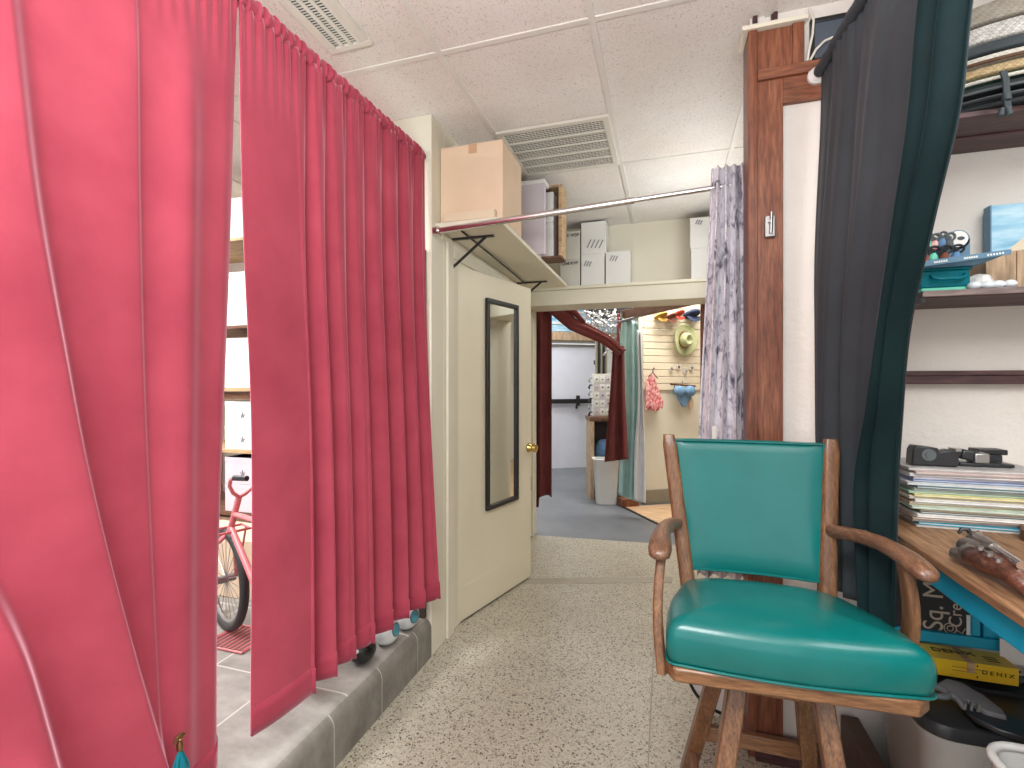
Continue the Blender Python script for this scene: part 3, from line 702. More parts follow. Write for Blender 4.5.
YM = sorted([(q.z, q.y) for q in (AX(945, -95, .515), AX(932, 0, .515), AX(922, 110, .515), AX(906, 220, .515), AX(889, 334, .515), AX(876, 410, .515), AX(862, 476, .515), AX(862, 530, .515), AX(866, 610, .515))])
YRL = sorted([(q.z, q.y) for q in (AX(981, -95, .520), AX(966, 0, .520), AX(951, 110, .515), AX(926, 220, .520), AX(906, 320, .535), AX(898, 400, .55), AX(894, 470, .56), AX(891, 610, .56)) if q.z < 2.3])
def lining(u, w):
    z = lerp(2.16, .69, w)
    y0, y1 = interp(YM, z), interp(YRL, z)
    y = lerp(y0, y1, u)
    a = lerp(.010, .018, w)
    x = lerp(lerp(.515, .535, w), interp(XR, z), u) - .026 + a * math.sin(2 * PI * (2.1 * u) + 1.6 + w) - .008 * math.sin(PI * u)
    if u < .15: x += .012 * (1 - u / .15)
    return (x, y, z)
obj('lining', MB().grid(lining, 100, 90), 'greenblack', t, solid=.003, norm=False)
obj('rod_pocket', MB().grid(lambda u, w: (rodx(lerp(1.915, 1.0, u)) + math.cos(w * 2 * PI) * (.018 + .001 * math.sin(u * 90)), lerp(1.915, 1.0, u), 2.41 + math.sin(w * 2 * PI) * (.020 + .001 * math.sin(u * 90 + 1))), 200, 14), 'charcoal', t, norm=False)

# ---------------------------------------------------------------- swivel bar chair
CHX, CHY = .25, 1.43
ch = thing('swivel_bar_chair', 'wooden swivel bar chair with teal vinyl seat and back', 'chair', (CHX, CHY, 0))
fl = [(.045, 1.69), (.055, 1.165), (.425, 1.69), (.415, 1.165)]; tl = [(.16, 1.515), (.172, 1.345), (.352, 1.515), (.355, 1.345)]
def legp(i, z): k = z / .60; return Vector((lerp(fl[i][0], tl[i][0], k), lerp(fl[i][1], tl[i][1], k), z))
for i in range(4):
    obj('leg', MB().bar(legp(i, 0), legp(i, .60), .042, .042, up=(0, 1, 0), w2=.044, h2=.044), 'oak', ch, bevel=.005)
for (i, j, z) in ((0, 2, .275), (1, 3, .225), (0, 1, .185), (2, 3, .185)):
    a, b = legp(i, z), legp(j, z); obj('stretcher', MB().bar(a, b, .022, .046), 'oakx' if z > .2 else 'oaky', ch, bevel=.004)
obj('leg_block', MB().box((.15, 1.335, .57), (.365, 1.525, .615)), 'oak', ch, bevel=.006)
obj('swivel', MB().cyl((CHX, CHY, .615), (CHX, CHY, .642), .085, 32), 'black', ch)
# trapezoid seat frame with chamfered front corners
sf = [(.018, 1.205), (.505, 1.228), (.537, 1.262), (.455, 1.640), (.060, 1.640), (-.004, 1.248)]
def inset(poly, k):
    cx = sum(p[0] for p in poly) / len(poly); cy = sum(p[1] for p in poly) / len(poly)
    return [(cx + (x - cx) * k, cy + (y - cy) * k) for x, y in poly]
obj('seat_frame', MB().prism(sf, .642, .676), 'oakx', ch, bevel=.006)
# domed cushion, lofted from rounded outlines
def outline(n=96):
    ctrl = [(-.004, 1.212), (.556, 1.240), (.468, 1.630), (.050, 1.630)]
    P = [Vector(p) for p in ctrl]; out = []
    rad = [.035, .045, .10, .10]
    for i, p in enumerate(P):
        a = (P[i - 1] - p).normalized(); b = (P[(i + 1) % 4] - p).normalized(); r = rad[i]
        for k in range(9):
            s = k / 8; q = (p + a * r) * (1 - s) ** 2 + p * 2 * s * (1 - s) + (p + b * r) * s * s; out.append(q)
        nx = P[(i + 1) % 4]; q0 = p + b * r; q1 = nx - b * rad[(i + 1) % 4]
        for k in range(1, 12):
            q = q0.lerp(q1, k / 12); d = (q1 - q0); nrm = Vector((d.y, -d.x)).normalized()
            bul = .018 if i == 0 else (.012 if i in (1, 3) else .008)
            out.append(q + nrm * bul * math.sin(PI * k / 12))
    return out
ol = outline(); oc = Vector((.25, 1.43))
def sring(k, z):
    out = []
    for p in ol:
        y = oc.y + (p.y - oc.y) * k; f = max(0, min(1, (z - .70) / .08))
        out.append(Vector((oc.x + (p.x - oc.x) * k, y, z - .034 * f * max(0, (y - 1.22) / .42))))
    return out
rings = [sring(.93, .676), sring(.972, .678), sring(.985, .686), sring(1.0, .708), sring(1.004, .726), sring(.999, .742), sring(.986, .755), sring(.965, .765), sring(.93, .774), sring(.86, .783), sring(.72, .793), sring(.52, .802), sring(.3, .807), sring(.1, .809), sring(.001, .8095)]
st = obj('seat', MB().loft(rings), 'vinyl', ch, sharp=3)
pp = [q for q in sring(.994, .6795)]
obj('piping', MB().tube(pp, .0032, 8, True), 'vinyl', st)
# back: two raked stiles and a padded panel
def backpt(sx, s, off=0):
    # sx in [-1,1], s 0 bottom..1 top
    zz = lerp(.69, 1.162, s); yy = lerp(1.600, 1.680, s) + .010 * math.sin(PI * s)
    xo = lerp(.066, .002, (zz - .66) / .52); xi = lerp(.440, .474, (zz - .66) / .52)
    return Vector((lerp(xo, xi, (sx + 1) / 2), yy + off + .018 * (1 - sx * sx), zz))
for sgn in (-1, 1):
    rg = []
    for k in range(17):
        s = -.12 + 1.15 * k / 16; p = backpt(sgn, s)
        w0 = .022 * (1 if k < 16 else .75); dd = .020 + .006 * math.sin(PI * k / 16)
        if k == 16: dd *= .6
        rg.append([p + Vector((a * w0 - sgn * .006, b * dd - .006, 0)) for a, b in rect2(2, 2, .5, 3)])
    obj('back_post', MB().loft(rg), 'oak', ch)
rg = []
for k in range(23):
    s = lerp(.17, 1.0, k / 22); row = []
    e = math.sin(PI * min(1, max(0, k / 22))) ** .35 if 0 < k < 22 else .25
    for q in range(25):
        sx = lerp(-.90, .90, q / 24); f = max(0, 1 - abs(sx / .92) ** 8)
        p = backpt(sx, s); row.append(p + Vector((0, -.012 - .022 * e * (.35 + .65 * f), 0)))
    for q in range(25):
        sx = lerp(.90, -.90, q / 24); p = backpt(sx, s); row.append(p + Vector((0, .018, 0)))
    rg.append(row)
bk = obj('backrest', MB().loft(rg), 'vinyl', ch, sharp=1.2)
pb = [backpt(lerp(-.89, .89, k / 20), .175, -.022) for k in range(21)] + [backpt(.89, lerp(.175, .995, k / 14), -.022) for k in range(1, 15)] + [backpt(lerp(.89, -.89, k / 20), .995, -.022) for k in range(1, 21)] + [backpt(-.89, lerp(.995, .175, k / 14), -.022) for k in range(1, 14)]
obj('piping', MB().tube(pb, .0035, 7, True), 'vinyl', bk)
# arms
def armset(sgn, pts, posta, postb):
    pts = [Vector(p) for p in pts]; k = len(pts); rg = []
    wd = [.016, .017, .019, .021, .024, .028, .030, .026, .014]; hh = [.017, .018, .018, .018, .018, .018, .017, .015, .008]
    for i, p in enumerate(pts):
        a = pts[max(0, i - 1)]; b = pts[min(k - 1, i + 1)]; tt = (b - a).normalized(); r = tt.cross(Vector((0, 0, 1))).normalized(); u = r.cross(tt)
        rg.append([p + r * x * wd[i] + u * y * hh[i] for x, y in rect2(2, 2, .85, 4)])
    obj('armrest', MB().loft(rg), 'oaky', ch, sharp=1.5)
    pa, pb_ = Vector(posta), Vector(postb); rg = []
    for q in range(9):
        s = q / 8; c = pa.lerp(pb_, s) + Vector((sgn * .010 * math.sin(PI * s), -.012 * math.sin(PI * s), 0)); w0 = lerp(.030, .021, s)
        rg.append([c + Vector((x * .012, y * w0, 0)) for x, y in rect2(2, 2, .4, 3)])
    obj('arm_support', MB().loft(rg), 'oak', ch)
armset(1, [(.452, 1.622, .918), (.472, 1.575, .926), (.498, 1.52, .934), (.520, 1.465, .936), (.534, 1.42, .933), (.544, 1.38, .928), (.549, 1.345, .922), (.552, 1.315, .916), (.553, 1.297, .912)], (.548, 1.415, .66), (.534, 1.375, .918))
armset(-1, [(.036, 1.622, .902), (.022, 1.575, .914), (.006, 1.52, .922), (-.006, 1.465, .925), (-.012, 1.41, .923), (-.014, 1.365, .918), (-.015, 1.33, .912), (-.016, 1.302, .906), (-.016, 1.287, .903)], (-.010, 1.262, .640), (-.010, 1.345, .908))
# ---------------------------------------------------------------- workbench and what is on and under it
BZ = .92
t = thing('workbench', 'teal painted workbench with a worn wooden top beside the chair', 'workbench', (1.1, 1.45, 0))
obj('tabletop', MB().box((.615, .88, BZ - .022), (1.65, 1.955, BZ)), 'bench', t, bevel=.004)
obj('apron', MB().box((.635, .90, .835), (.655, 1.94, BZ - .022)).box((.655, 1.925, .835), (1.6, 1.94, BZ - .022)).box((.655, .90, .835), (1.6, .92, BZ - .022)), 'tealpaint', t, bevel=.003)
turn = [(.026, 0), (.026, .05), (.020, .06), (.030, .10), (.032, .20), (.026, .45), (.024, .60), (.030, .66), (.022, .69), (.030, .72), (.032, .75)]
for (x, y) in ((.745, 1.915), (1.56, 1.90), (.685, .945), (1.56, .945)):
    obj('leg', MB().lathe(turn, (x, y, 0), 24).box((x - .032, y - .032, .75), (x + .032, y + .032, BZ - .022)), 'tealpaint', t)
obj('lower_shelf', MB().box((.66, 1.852, .532), (1.58, 1.945, .566)), 'tealpaint', t, bevel=.003)
obj('stile', MB().box((.925, 1.86, .566), (.985, 1.90, .90)), 'tealpaint', t, bevel=.003)
obj('back_panel', MB().box((.985, 1.90, .60), (1.56, 1.92, .835)), 'tealpaint', t)
# chalkboard sign on its side
sg = thing('chalkboard_sign', 'black chalkboard sign with white writing turned on its side under the workbench', 'sign', (.79, 1.87, .567))
obj('board', MB().box((.665, 1.866, .567), (.908, 1.880, .885)), 'chalk', sg)
obj('frame', MB().box((.895, 1.858, .567), (.918, 1.884, .885)), 'tealpaint', sg, bevel=.003)
a = AY(938, 622, 1.866)
text('lettering', 'Sq. M', .076, 'chalkwriting', sg, AY(934, 606, 1.865), (0, 0, 1), (-1, 0, 0), sx=.9)
text('lettering', 'Crea', .048, 'chalkwriting', sg, AY(956, 612, 1.865), (0, 0, 1), (-1, 0, 0))
p = AY(964, 628, 1.865)
obj('drawing', MB().tube([(p.x - .035 + .016 * math.cos(q * .5), 1.8645, p.z - .006 + .016 * math.sin(q * .5)) for q in range(13)], .0016, 6, True).tube([(p.x - .035 + .008 * math.cos(q * .5), 1.8645, p.z - .006 + .008 * math.sin(q * .5)) for q in range(13)], .0014, 6, True).tube([(p.x - .02, 1.8645, p.z - .008), (p.x - .005, 1.8645, p.z - .018), (p.x + .004, 1.8645, p.z)], .0016, 6), 'chalkwriting', sg)
b0 = AY(966.5, 615, 1.865); b1 = AY(972.5, 640, 1.865)
obj('label_strip', MB().box((b0.x, 1.864, b1.z), (b1.x, 1.8662, b0.z)), 'whitebox', sg)
pap = AY(1006, 648, 1.80)
pq = [AY(1000, 638, 1.84), AY(1000, 662, 1.82), AY(1040, 668, 1.80), AY(1038, 656, 1.80)]
t = obj('paper_sheet', MB().loft([pq, [q + Vector((0, .002, 0)) for q in pq]]), 'whitebox', loc=pq[1]); tag(t, 'corner of a white paper sheet behind the yellow box under the workbench', 'paper')
# storage bin
t = thing('storage_bin', 'clear plastic storage bin with a black lid under the workbench', 'storage bin', (.94, 1.66, 0))
def rr(x0, x1, y0, y1, r, z): return [Vector(((x0 + x1) / 2 + x, (y0 + y1) / 2 + y, z)) for x, y in rect2(x1 - x0, y1 - y0, r, 6)]
B0 = (.632, 1.25, 1.50, 1.83)
def br(k, z, r=.06): x0, x1, y0, y1 = B0; cx, cy = (x0 + x1) / 2, (y0 + y1) / 2; return rr(cx + (x0 - cx) * k, cx + (x1 - cx) * k, cy + (y0 - cy) * k, cy + (y1 - cy) * k, r, z)
obj('tub', MB().loft([br(.90, .004), br(.93, .03), br(.985, .42), br(1.0, .43), br(1.0, .444), br(.975, .444), br(.91, .04), br(.88, .014)]), 'bin', t, sharp=1)
obj('lid', MB().loft([br(1.015, .447, .065), br(1.02, .451, .065), br(1.02, .470, .065), br(1.0, .479, .06), br(.93, .480, .055), br(.91, .466, .05), br(.5, .466, .05), br(.5, .455), br(.98, .455)]), 'blackplastic', t, sharp=.8)
for x in (.76, .90, 1.04, 1.15):
    obj('rib', MB().box((x - .012, 1.5005, .06), (x + .012, 1.508, .40)), 'bin', t)
random.seed(5)
for k in range(9):
    x = .70 + .050 * k; z = .03; o = obj('folded_bag', MB().box((x, 1.56, z), (x + .032, 1.77, z + random.uniform(.2, .34)), Matrix.Rotation(random.uniform(-.12, .12), 3, 'X')), ['greybox', 'dark', 'cartonlight', 'feltgrey'][k % 4], loc=(x, 1.66, z), bevel=.006)
    tag(o, 'flat bag standing inside the clear storage bin, blurred by its wall', 'bag', 'bags in the storage bin')
# yellow replica box on the bin lid
y0, y1, zz = 1.757, 1.843, .4815
t = thing('yellow_box', 'long yellow box lettered DENIX lying on the black bin lid', 'box', (.88, 1.80, zz))
fx0, fx1 = .735, AY(1019, 680, 1.757).x
obj('body', MB().box((fx0, y0, zz), (fx1, y1, zz + .048)), 'yellow', t, bevel=.001)
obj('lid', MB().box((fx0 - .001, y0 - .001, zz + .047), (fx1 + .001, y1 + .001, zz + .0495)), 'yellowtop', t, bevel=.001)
a = AY(998, 677, y0); text('lettering', 'D E N I X', .016, 'darkink', t, (a.x, y0 - .001, zz + .026), (1, 0, 0), (0, 0, 1), sx=1.15)
for (dx, dz) in ((-.048, .042), (-.048, .010), (.050, .042), (.050, .010)):
    obj('corner_mark', MB().box((a.x + dx - .002, y0 - .0012, zz + dz - .002), (a.x + dx + .002, y0 + .001, zz + dz + .002)), 'darkink', t)
text('lettering', 'DENIX', .030, 'darkink', t, (.825, (y0 + y1) / 2 + .010, zz + .0502), (1, 0, 0), (0, 1, 0), sx=1.2)
obj('tape', MB().box((AY(971, 660, y0).x - .009, y0 - .0015, zz + .02), (AY(971, 660, y0).x + .009, y1 + .001, zz + .0503)), 'palewood', t)
for k in range(3):
    obj('print_line', MB().box((AY(992, 660, y0).x, y0 + .022 + .012 * k, zz + .0494), (AY(1006, 660, y0).x, y0 + .026 + .012 * k, zz + .0502)), 'darkink', t)
for k, (a_, b_) in enumerate(((.80, .885), (.80, .86))):
    obj('print_line', MB().box((a_, y0 - .0012, zz + .030 - .010 * k), (b_, y0, zz + .033 - .010 * k)), 'mustard', t)
# grey and black holster on the lid
t = thing('holster', 'grey and black strapped holster lying on the black bin lid', 'holster', AZ(960, 712, .48))
hp = [(934, 690), (946, 683), (962, 687), (984, 700), (1003, 715), (1007, 722), (985, 716), (968, 705), (962, 711), (955, 702)]
def hz(px, py, z): return AZ(px, py, z)
ring0 = [AZ(x, y, .495) for x, y in hp]
obj('flap', MB().loft([ring0, [q + Vector((0, 0, .014)) for q in ring0]]), 'holster', t, bevel=.004)
st = [(962, 712), (975, 706), (1000, 717), (1030, 730), (1030, 745), (1000, 736), (975, 724)]
ring0 = [AZ(x, y, .4815) for x, y in st]
obj('strap', MB().loft([ring0, [q + Vector((0, 0, .016)) for q in ring0]]), 'blackplastic', t, bevel=.004)
pb_ = AZ(969, 704, .515)
for dx in (-.014, 0, .014):
    obj('buckle', MB().tube([pb_ + Vector((dx - .005, -.02, -.006)), pb_ + Vector((dx, -.012, .004)), pb_ + Vector((dx + .006, 0, .004)), pb_ + Vector((dx + .01, .012, -.004))], .0035, 8), 'steel', t)
lp = AZ(944, 693, .50)
obj('loop', MB().tube([lp + Vector((-.02 + .03 * math.cos(q * PI / 8), .03 * math.sin(q * PI / 8), .004)) for q in range(16)], .007, 8, True), 'feltgrey', t)
# white tub
t = thing('waste_tub', 'white plastic tub with rounded corners standing before the clear bin', 'tub', (.815, 1.275, 0))
def tr(k, z): return rr(.815 - .14 * k, .815 + .14 * k, 1.275 - .10 * k, 1.275 + .10 * k, .06 * k, z)
obj('body', MB().loft([tr(.78, 0), tr(.8, .01), tr(1.0, .53), tr(.975, .53), tr(.77, .02)]), 'whiteplastic', t, sharp=1)
obj('rim', MB().tube(tr(1.0, .532), .009, 10, True), 'whiteplastic', t)
# plank between chair and bin
t = obj('plank', MB().box((.575, 1.42, .003), (.628, 1.955, .20)), 'frontpanel', loc=(.60, 1.68, .003), bevel=.004); tag(t, 'dark brown timber lying between the clear bin and the chair legs', 'plank')
# stack of magazines
random.seed(21)
cols = [('grey', '#b5b0a8'), ('teal', '#1d93b0'), ('pale', '#d9d5ce'), ('brown', '#8f7565'), ('white', '#e4e2de'), ('slate', '#54646c'), ('sand', '#c2a98a'), ('pale green', '#b4c9b6'), ('tan', '#a98a6c'), ('white', '#e0dfe0'), ('cream', '#ddd6bd'), ('yellow', '#d8cf84'), ('green', '#86ad95'), ('pale', '#d4d8d2'), ('dark teal', '#3d6a70'), ('light grey', '#c5c8cb'), ('blue', '#5b78a4'), ('lavender', '#b9b3c6'), ('white', '#e6e4e4'), ('rose', '#bda3a0'), ('grey', '#a9a6a4')]
pages = plain('page_edges', '#d8d4cc', .8, .08, 60)
order = ['lowest', 'second', 'third', 'fourth', 'fifth', 'sixth', 'seventh', 'eighth', 'ninth', 'tenth', 'eleventh', 'twelfth', 'thirteenth', 'fourteenth', 'fifteenth', 'sixteenth', 'seventeenth', 'eighteenth', 'nineteenth', 'twentieth', 'topmost']
z = BZ + .001; hmag = (1.098 - z) / len(cols)
for k, (cn, cc) in enumerate(cols):
    h = hmag * random.uniform(.85, 1.12); x = .690 + random.uniform(-.010, .022); y = 1.722 + random.uniform(-.004, .014); w, d = .36 + random.uniform(-.03, .03), .222
    if k > 14: x -= .012
    R = rotz(random.uniform(-.035, .03)); c = (x, y, z)
    key = 'mag' + cc
    if key not in M: M[key] = plain('cover_' + cn.replace(' ', '_'), cc, .4, .18, 40)
    lab = f'{cn} magazine, {order[k]} in the stack on the workbench' if k in (0, len(cols) - 1) else f'{cn} magazine, {order[k]} from the bottom of the workbench stack'
    o = thing('magazine', lab, 'magazine', (x, y, z), 'magazines on the workbench')
    obj('cover', MB().box((x, y, z), (x + w, y + d, z + h * .28), R, c).box((x, y, z + h * .70), (x + w, y + d, z + h * .97), R, c).box((x + w - .002, y, z), (x + w, y + d, z + h * .97), R, c), key, o)
    obj('pages', MB().box((x + .003, y + .002, z + h * .28), (x + w - .003, y + d - .003, z + h * .70), R, c), pages, o)
    z += h
mz = z
# tape dispenser and staplers on the magazines
p = AY(920, 468, 1.80); zt = mz + .001
t = thing('tape_dispenser', 'black tape dispenser at the left end on the magazine stack', 'tape dispenser', (.75, 1.80, zt))
x0 = .705
pro = [(0, 0), (.115, 0), (.117, .020), (.112, .045), (.098, .050), (.070, .042), (.066, .054), (.010, .060), (.003, .045)]
obj('body', MB().prism([(x0 + a, zt + b) for a, b in pro], 1.765, 1.81, lambda x, zq, y: (x, y, zq)), 'blackplastic', t, bevel=.004)
obj('tape_roll', MB().lathe([(.009, -.002), (.018, -.002), (.018, .002), (.009, .002)], (x0 + .042, 1.7655, zt + .033), 28, Matrix.Rotation(PI / 2, 3, 'X'), ring=True), 'feltgrey', t)
obj('hub', MB().lathe([(0, -.004), (.009, -.004), (.009, .004), (0, .004)], (x0 + .042, 1.7655, zt + .033), 20, Matrix.Rotation(PI / 2, 3, 'X')), 'feltgrey', t)
obj('cutter', MB().box((x0 + .108, 1.766, zt + .046), (x0 + .122, 1.808, zt + .053)), 'steel', t)
t = thing('stapler', 'black stapler with a silver block, between the tape dispenser and a small black box', 'stapler', (.85, 1.81, zt))
obj('base', MB().box((.835, 1.79, zt), (.965, 1.83, zt + .010)), 'blackplastic', t, bevel=.003)
obj('arm', MB().bar((.840, 1.81, zt + .036), (.905, 1.81, zt + .022), .036, .030), 'blackplastic', t, bevel=.006)
obj('magazine_rail', MB().box((.868, 1.786, zt + .010), (.905, 1.834, zt + .040)), 'steel', t, bevel=.004)
t = thing('small_black_box', 'small black hinged box at the right end on the magazine stack', 'box', (.945, 1.87, zt))
obj('body', MB().box((.905, 1.845, zt), (.965, 1.90, zt + .030)), 'blackplastic', t, bevel=.003)
obj('lid', MB().box((.905, 1.845, zt + .030), (.978, 1.90, zt + .046)), 'black', t, bevel=.003)
# ornate pistol on the bench
t = thing('replica_pistol', 'old wooden-stocked pistol with worn silver fittings lying on the workbench', 'pistol', AZ(990, 562, BZ))
q0 = AZ(1034, 592, BZ + .022); q1 = AZ(1012, 574, BZ + .030); q2 = AZ(988, 562, BZ + .034); q3 = AZ(972, 556, BZ + .032)
obj('stock', MB().tube([q0, q1, q2, q3], [.018, .024, .029, .022], 16, flat=.85), 'walnut', t, sharp=2)
e0 = AZ(965, 549, BZ + .036)
obj('butt_cap', MB().tube([q3, q3.lerp(e0, .5), e0], [.022, .020, .010], 14), 'gunmetal', t)
h0 = AZ(1022, 566, BZ + .055); h1 = AZ(995, 548, BZ + .058); h2 = AZ(972, 537, BZ + .052)
obj('barrel', MB().tube([h0, h1], [.009, .009], 12), 'chrome', t)
obj('lock_plate', MB().tube([h1, h1.lerp(h2, .4), h2], [.011, .016, .012], 10).tube([h2 + Vector((-.004, 0, -.012)), h2 + Vector((0, 0, .006)), h2 + Vector((.012, 0, .012)), h2 + Vector((.02, 0, .0))], .006, 8), 'gunmetal', t)
obj('barrel', MB().tube([AZ(955, 553, BZ + .024), AZ(968, 557, BZ + .026), AZ(982, 562, BZ + .024)], [.015, .017, .013], 14), 'gunmetal', t)
obj('muzzle', MB().tube([AZ(953.5, 552.5, BZ + .024), AZ(955.5, 553, BZ + .024)], .0125, 14), 'black', t)
obj('flint_wheel', MB().tube([AZ(966, 546, BZ + .042), AZ(974, 549, BZ + .044)], [.020, .019], 16), 'gunmetal', t)
for k in range(3): obj('screw', MB().lathe([(0, -.006), (.007, -.004), (.007, .004), (0, .006)], AZ(980 + 9 * k, 548 + 6 * k, BZ + .062), 10), 'steel', t)
obj('hammer', MB().tube([h2, h2 + Vector((-.006, .004, .016)), h2 + Vector((-.018, .006, .016)), h2 + Vector((-.024, .006, .004))], [.006, .006, .005, .003], 8), 'black', t)
l0 = AZ(956, 552, BZ + .022); l1 = AZ(975, 562, BZ + .022); l2 = AZ(990, 571, BZ + .018)
obj('trigger_guard', MB().tube([l0, l0.lerp(l1, .35), l1, l2], [.014, .016, .014, .008], 10).tube([l1, l1 + Vector((.01, -.004, -.006)), l2], .004, 8), 'gunmetal', t)
obj('trigger', MB().tube([l1 + Vector((.004, .01, .01)), l1 + Vector((-.002, .006, .0))], .004, 8), 'black', t)
obj('plate', MB().tube([q2 + Vector((-.008, -.024, .012)), q2 + Vector((.02, -.020, .014))], [.011, .008], 12, flat=.3), 'bronze', t)
rb = [AZ(1020, 540, BZ), AZ(1045, 551, BZ), AZ(1042, 532, BZ), AZ(1020, 525, BZ)]
t = obj('wood_block', MB().loft([rb, [q + Vector((0, 0, .03)) for q in rb]]), 'brownshelf', loc=rb[0], bevel=.003); tag(t, 'small brown wood block at the bench edge before the magazines', 'block')

# ---------------------------------------------------------------- wall shelves of the nook
t = thing('wall_shelf', 'weathered dark wood shelf holding the teal box and the beach painting', 'shelf', (1.3, 1.83, 1.58))
obj('board', MB().box((.705, 1.705, 1.588), (2.3, 1.963, 1.607)), 'shelfwood', t, bevel=.002)
obj('edge_strip', MB().box((.705, 1.700, 1.590), (2.3, 1.706, 1.608)), 'greywood', t, bevel=.002)
obj('bracket', MB().box((.700, 1.70, 1.574), (.712, 1.963, 1.588)).box((.700, 1.95, 1.45), (.712, 1.963, 1.588)), 'black', t)
SH = 1.6085
t = thing('wall_shelf', 'dark red-brown wood shelf holding the pile of hats', 'shelf', (1.3, 1.83, 2.11))
obj('board', MB().box((.72, 1.70, 2.090), (2.3, 1.963, 2.106)), 'shelfwood', t, bevel=.002)
obj('batten', MB().box((.72, 1.83, 2.085), (2.3, 1.855, 2.090)), 'shelfwood', t, bevel=.002)
UH = 2.107
# hats nested in a pile
hx, hy = 1.06, 1.81
def nested(label, z0, z1, rx, ry, k, mat, edge=None, dome=0, er=.004):
    o = thing('hat', label, 'hat', (hx, hy, z0), 'hats on the upper shelf')
    def rg(s, z, wob=0): return [Vector((hx + rx * s * math.cos(a), hy + ry * s * math.sin(a), z + wob * math.cos(2 * a))) for a in [2 * PI * q / 72 for q in range(72)]]
    w = .006
    L = [rg(.55, z0 + .003), rg(.85, z0 + .001, w * .5), rg(.98, z0, w), rg(1.0, z0 + .003, w), rg(lerp(1, k, .5), lerp(z0, z1, .5), w), rg(k, z1, w), rg(k - .06, z1 + .002, w * .5), rg(.5, z1 + .004)]
    if dome: L += [rg(.46, z1 + dome * .5), rg(.42, z1 + dome * .85), rg(.33, z1 + dome), rg(.1, z1 + dome * .9)]
    obj('brim', MB().loft(L), mat, o, sharp=1)
    if edge: obj('brim_edge', MB().tube([p + Vector((0, 0, .002)) for p in rg(1.003, z0, w)], er, 8, True), edge, o)
    return o
nested('black felt hat at the bottom of the hat pile', UH + .0015, UH + .016, .315, .150, .97, 'feltblack')
nested('dark grey felt hat second from the bottom of the hat pile', UH + .026, UH + .038, .31, .146, .97, 'feltgrey', 'feltblack')
o = nested('black hat with a hanging chin cord, third from the bottom of the hat pile', UH + .050, UH + .068, .315, .150, .97, 'feltblack', 'feltgrey')
nested('dark green brimmed hat with a pale edge in the middle of the hat pile', UH + .079, UH + .090, .31, .147, .97, 'greenbrim', 'weavewhite', er=.005)
nested('tan woven straw hat with a brown edge cord in the hat pile', UH + .098, UH + .124, .305, .146, .95, 'weavetan', None)
o2 = nested('white woven straw hat directly above the tan straw hat', UH + .132, UH + .153, .305, .146, .97, 'weavewhite', 'hatbrown', er=.005)
nested('slate dark hat just above the white straw hat in the pile', UH + .160, UH + .189, .305, .146, .95, 'hatband')
nested('grey-white woven straw hat second from the top of the hat pile', UH + .195, UH + .247, .295, .140, .90, 'weavegrey')
nested('plain taupe straw hat at the very top of the hat pile', UH + .255, UH + .319, .275, .130, .86, 'weavetaupe', dome=.09)
cx = AY(1003, 110, 1.655).x
CY = 1.655
cd = [(cx - .004, CY, UH + .075), (cx, CY - .005, UH + .05), (cx + .004, CY, UH + .025), (cx, CY - .008, UH - .005), (cx + .004, CY - .008, UH - .03)]
obj('chin_cord', MB().tube(cd, .0045, 8).tube([(p[0] + .008, p[1] + .002, p[2]) for p in cd], .0045, 8), 'hatband', o)
obj('cord_knot', MB().tube([(cx + .003, CY - .008, UH + .008), (cx + .004, CY - .009, UH - .009)], [.010, .010], 10), 'hatband', o)
for s in (-1, 1): obj('tassel', MB().tube([(cx + .006 * s, CY - .008, UH - .028), (cx + .010 * s, CY - .008, UH - .048)], [.006, .009], 10), 'hatband', o)

# teal storage box and key ring display
bx0, bx1, by0, by1 = .718, .838, 1.745, 1.86
t = thing('teal_box', 'clear teal plastic box with a handle and mint base on the shelf', 'box', (.778, 1.80, SH))
obj('base', MB().box((bx0 + .002, by0, SH), (bx1 - .002, by1, SH + .014)), 'mint', t, bevel=.003)
obj('body', MB().box((bx0, by0, SH + .014), (bx1, by1, SH + .064)), 'tealclear', t, bevel=.004)
obj('handle', MB().tube([(bx0 + .025, by0 - .001, SH + .052), (bx0 + .026, by0 - .012, SH + .042), (bx0 + .04, by0 - .015, SH + .036), (bx1 - .03, by0 - .015, SH + .036), (bx1 - .016, by0 - .012, SH + .042), (bx1 - .015, by0 - .001, SH + .052)], .0045, 10), 'tealclear', t)
obj('lid', MB().box((bx0 - .004, by0 - .004, SH + .064), (bx1 + .004, by1 + .004, SH + .070)), 'tealclear', t, bevel=.002)
t = thing('display_tray', 'blue-grey card tray of key rings resting on the teal box', 'display tray', (.80, 1.79, SH + .071))
ty = 1.712; TZ = SH + .071
f0 = AY(920, 273, ty); f1 = AY(1001, 258, ty); f2 = AY(966, 271, ty); f3 = AY(918, 268, ty)
obj('tray', MB().loft([[(.708, ty + .02, TZ), (.845, ty + .02, TZ), (.905, ty, TZ + .022), (.712, ty, TZ + .014)], [(.708, ty + .13, TZ), (.845, ty + .13, TZ), (.905, ty + .13, TZ + .022), (.712, ty + .13, TZ + .014)]]), 'bluecard', t, bevel=.001)
obj('lip', MB().hexa([(.708, ty - .004, TZ + .000), (.912, ty - .004, TZ + .020), (.912, ty, TZ + .020), (.708, ty, TZ + .000), (.708, ty - .004, TZ + .016), (.912, ty - .004, TZ + .034), (.912, ty, TZ + .034), (.708, ty, TZ + .016)]), 'bluecard', t)
for (a_, b_) in ((.735, .768), (.805, .838), (.858, .898)):
    for k in range(6):
        q = lerp(a_, b_, k / 6); zq = TZ + .000 + (q - .708) * .09
        obj('lettering', MB().box((q, ty - .0052, zq + .005), (q + .0038, ty - .0035, zq + .0105)), 'whitebox', t)
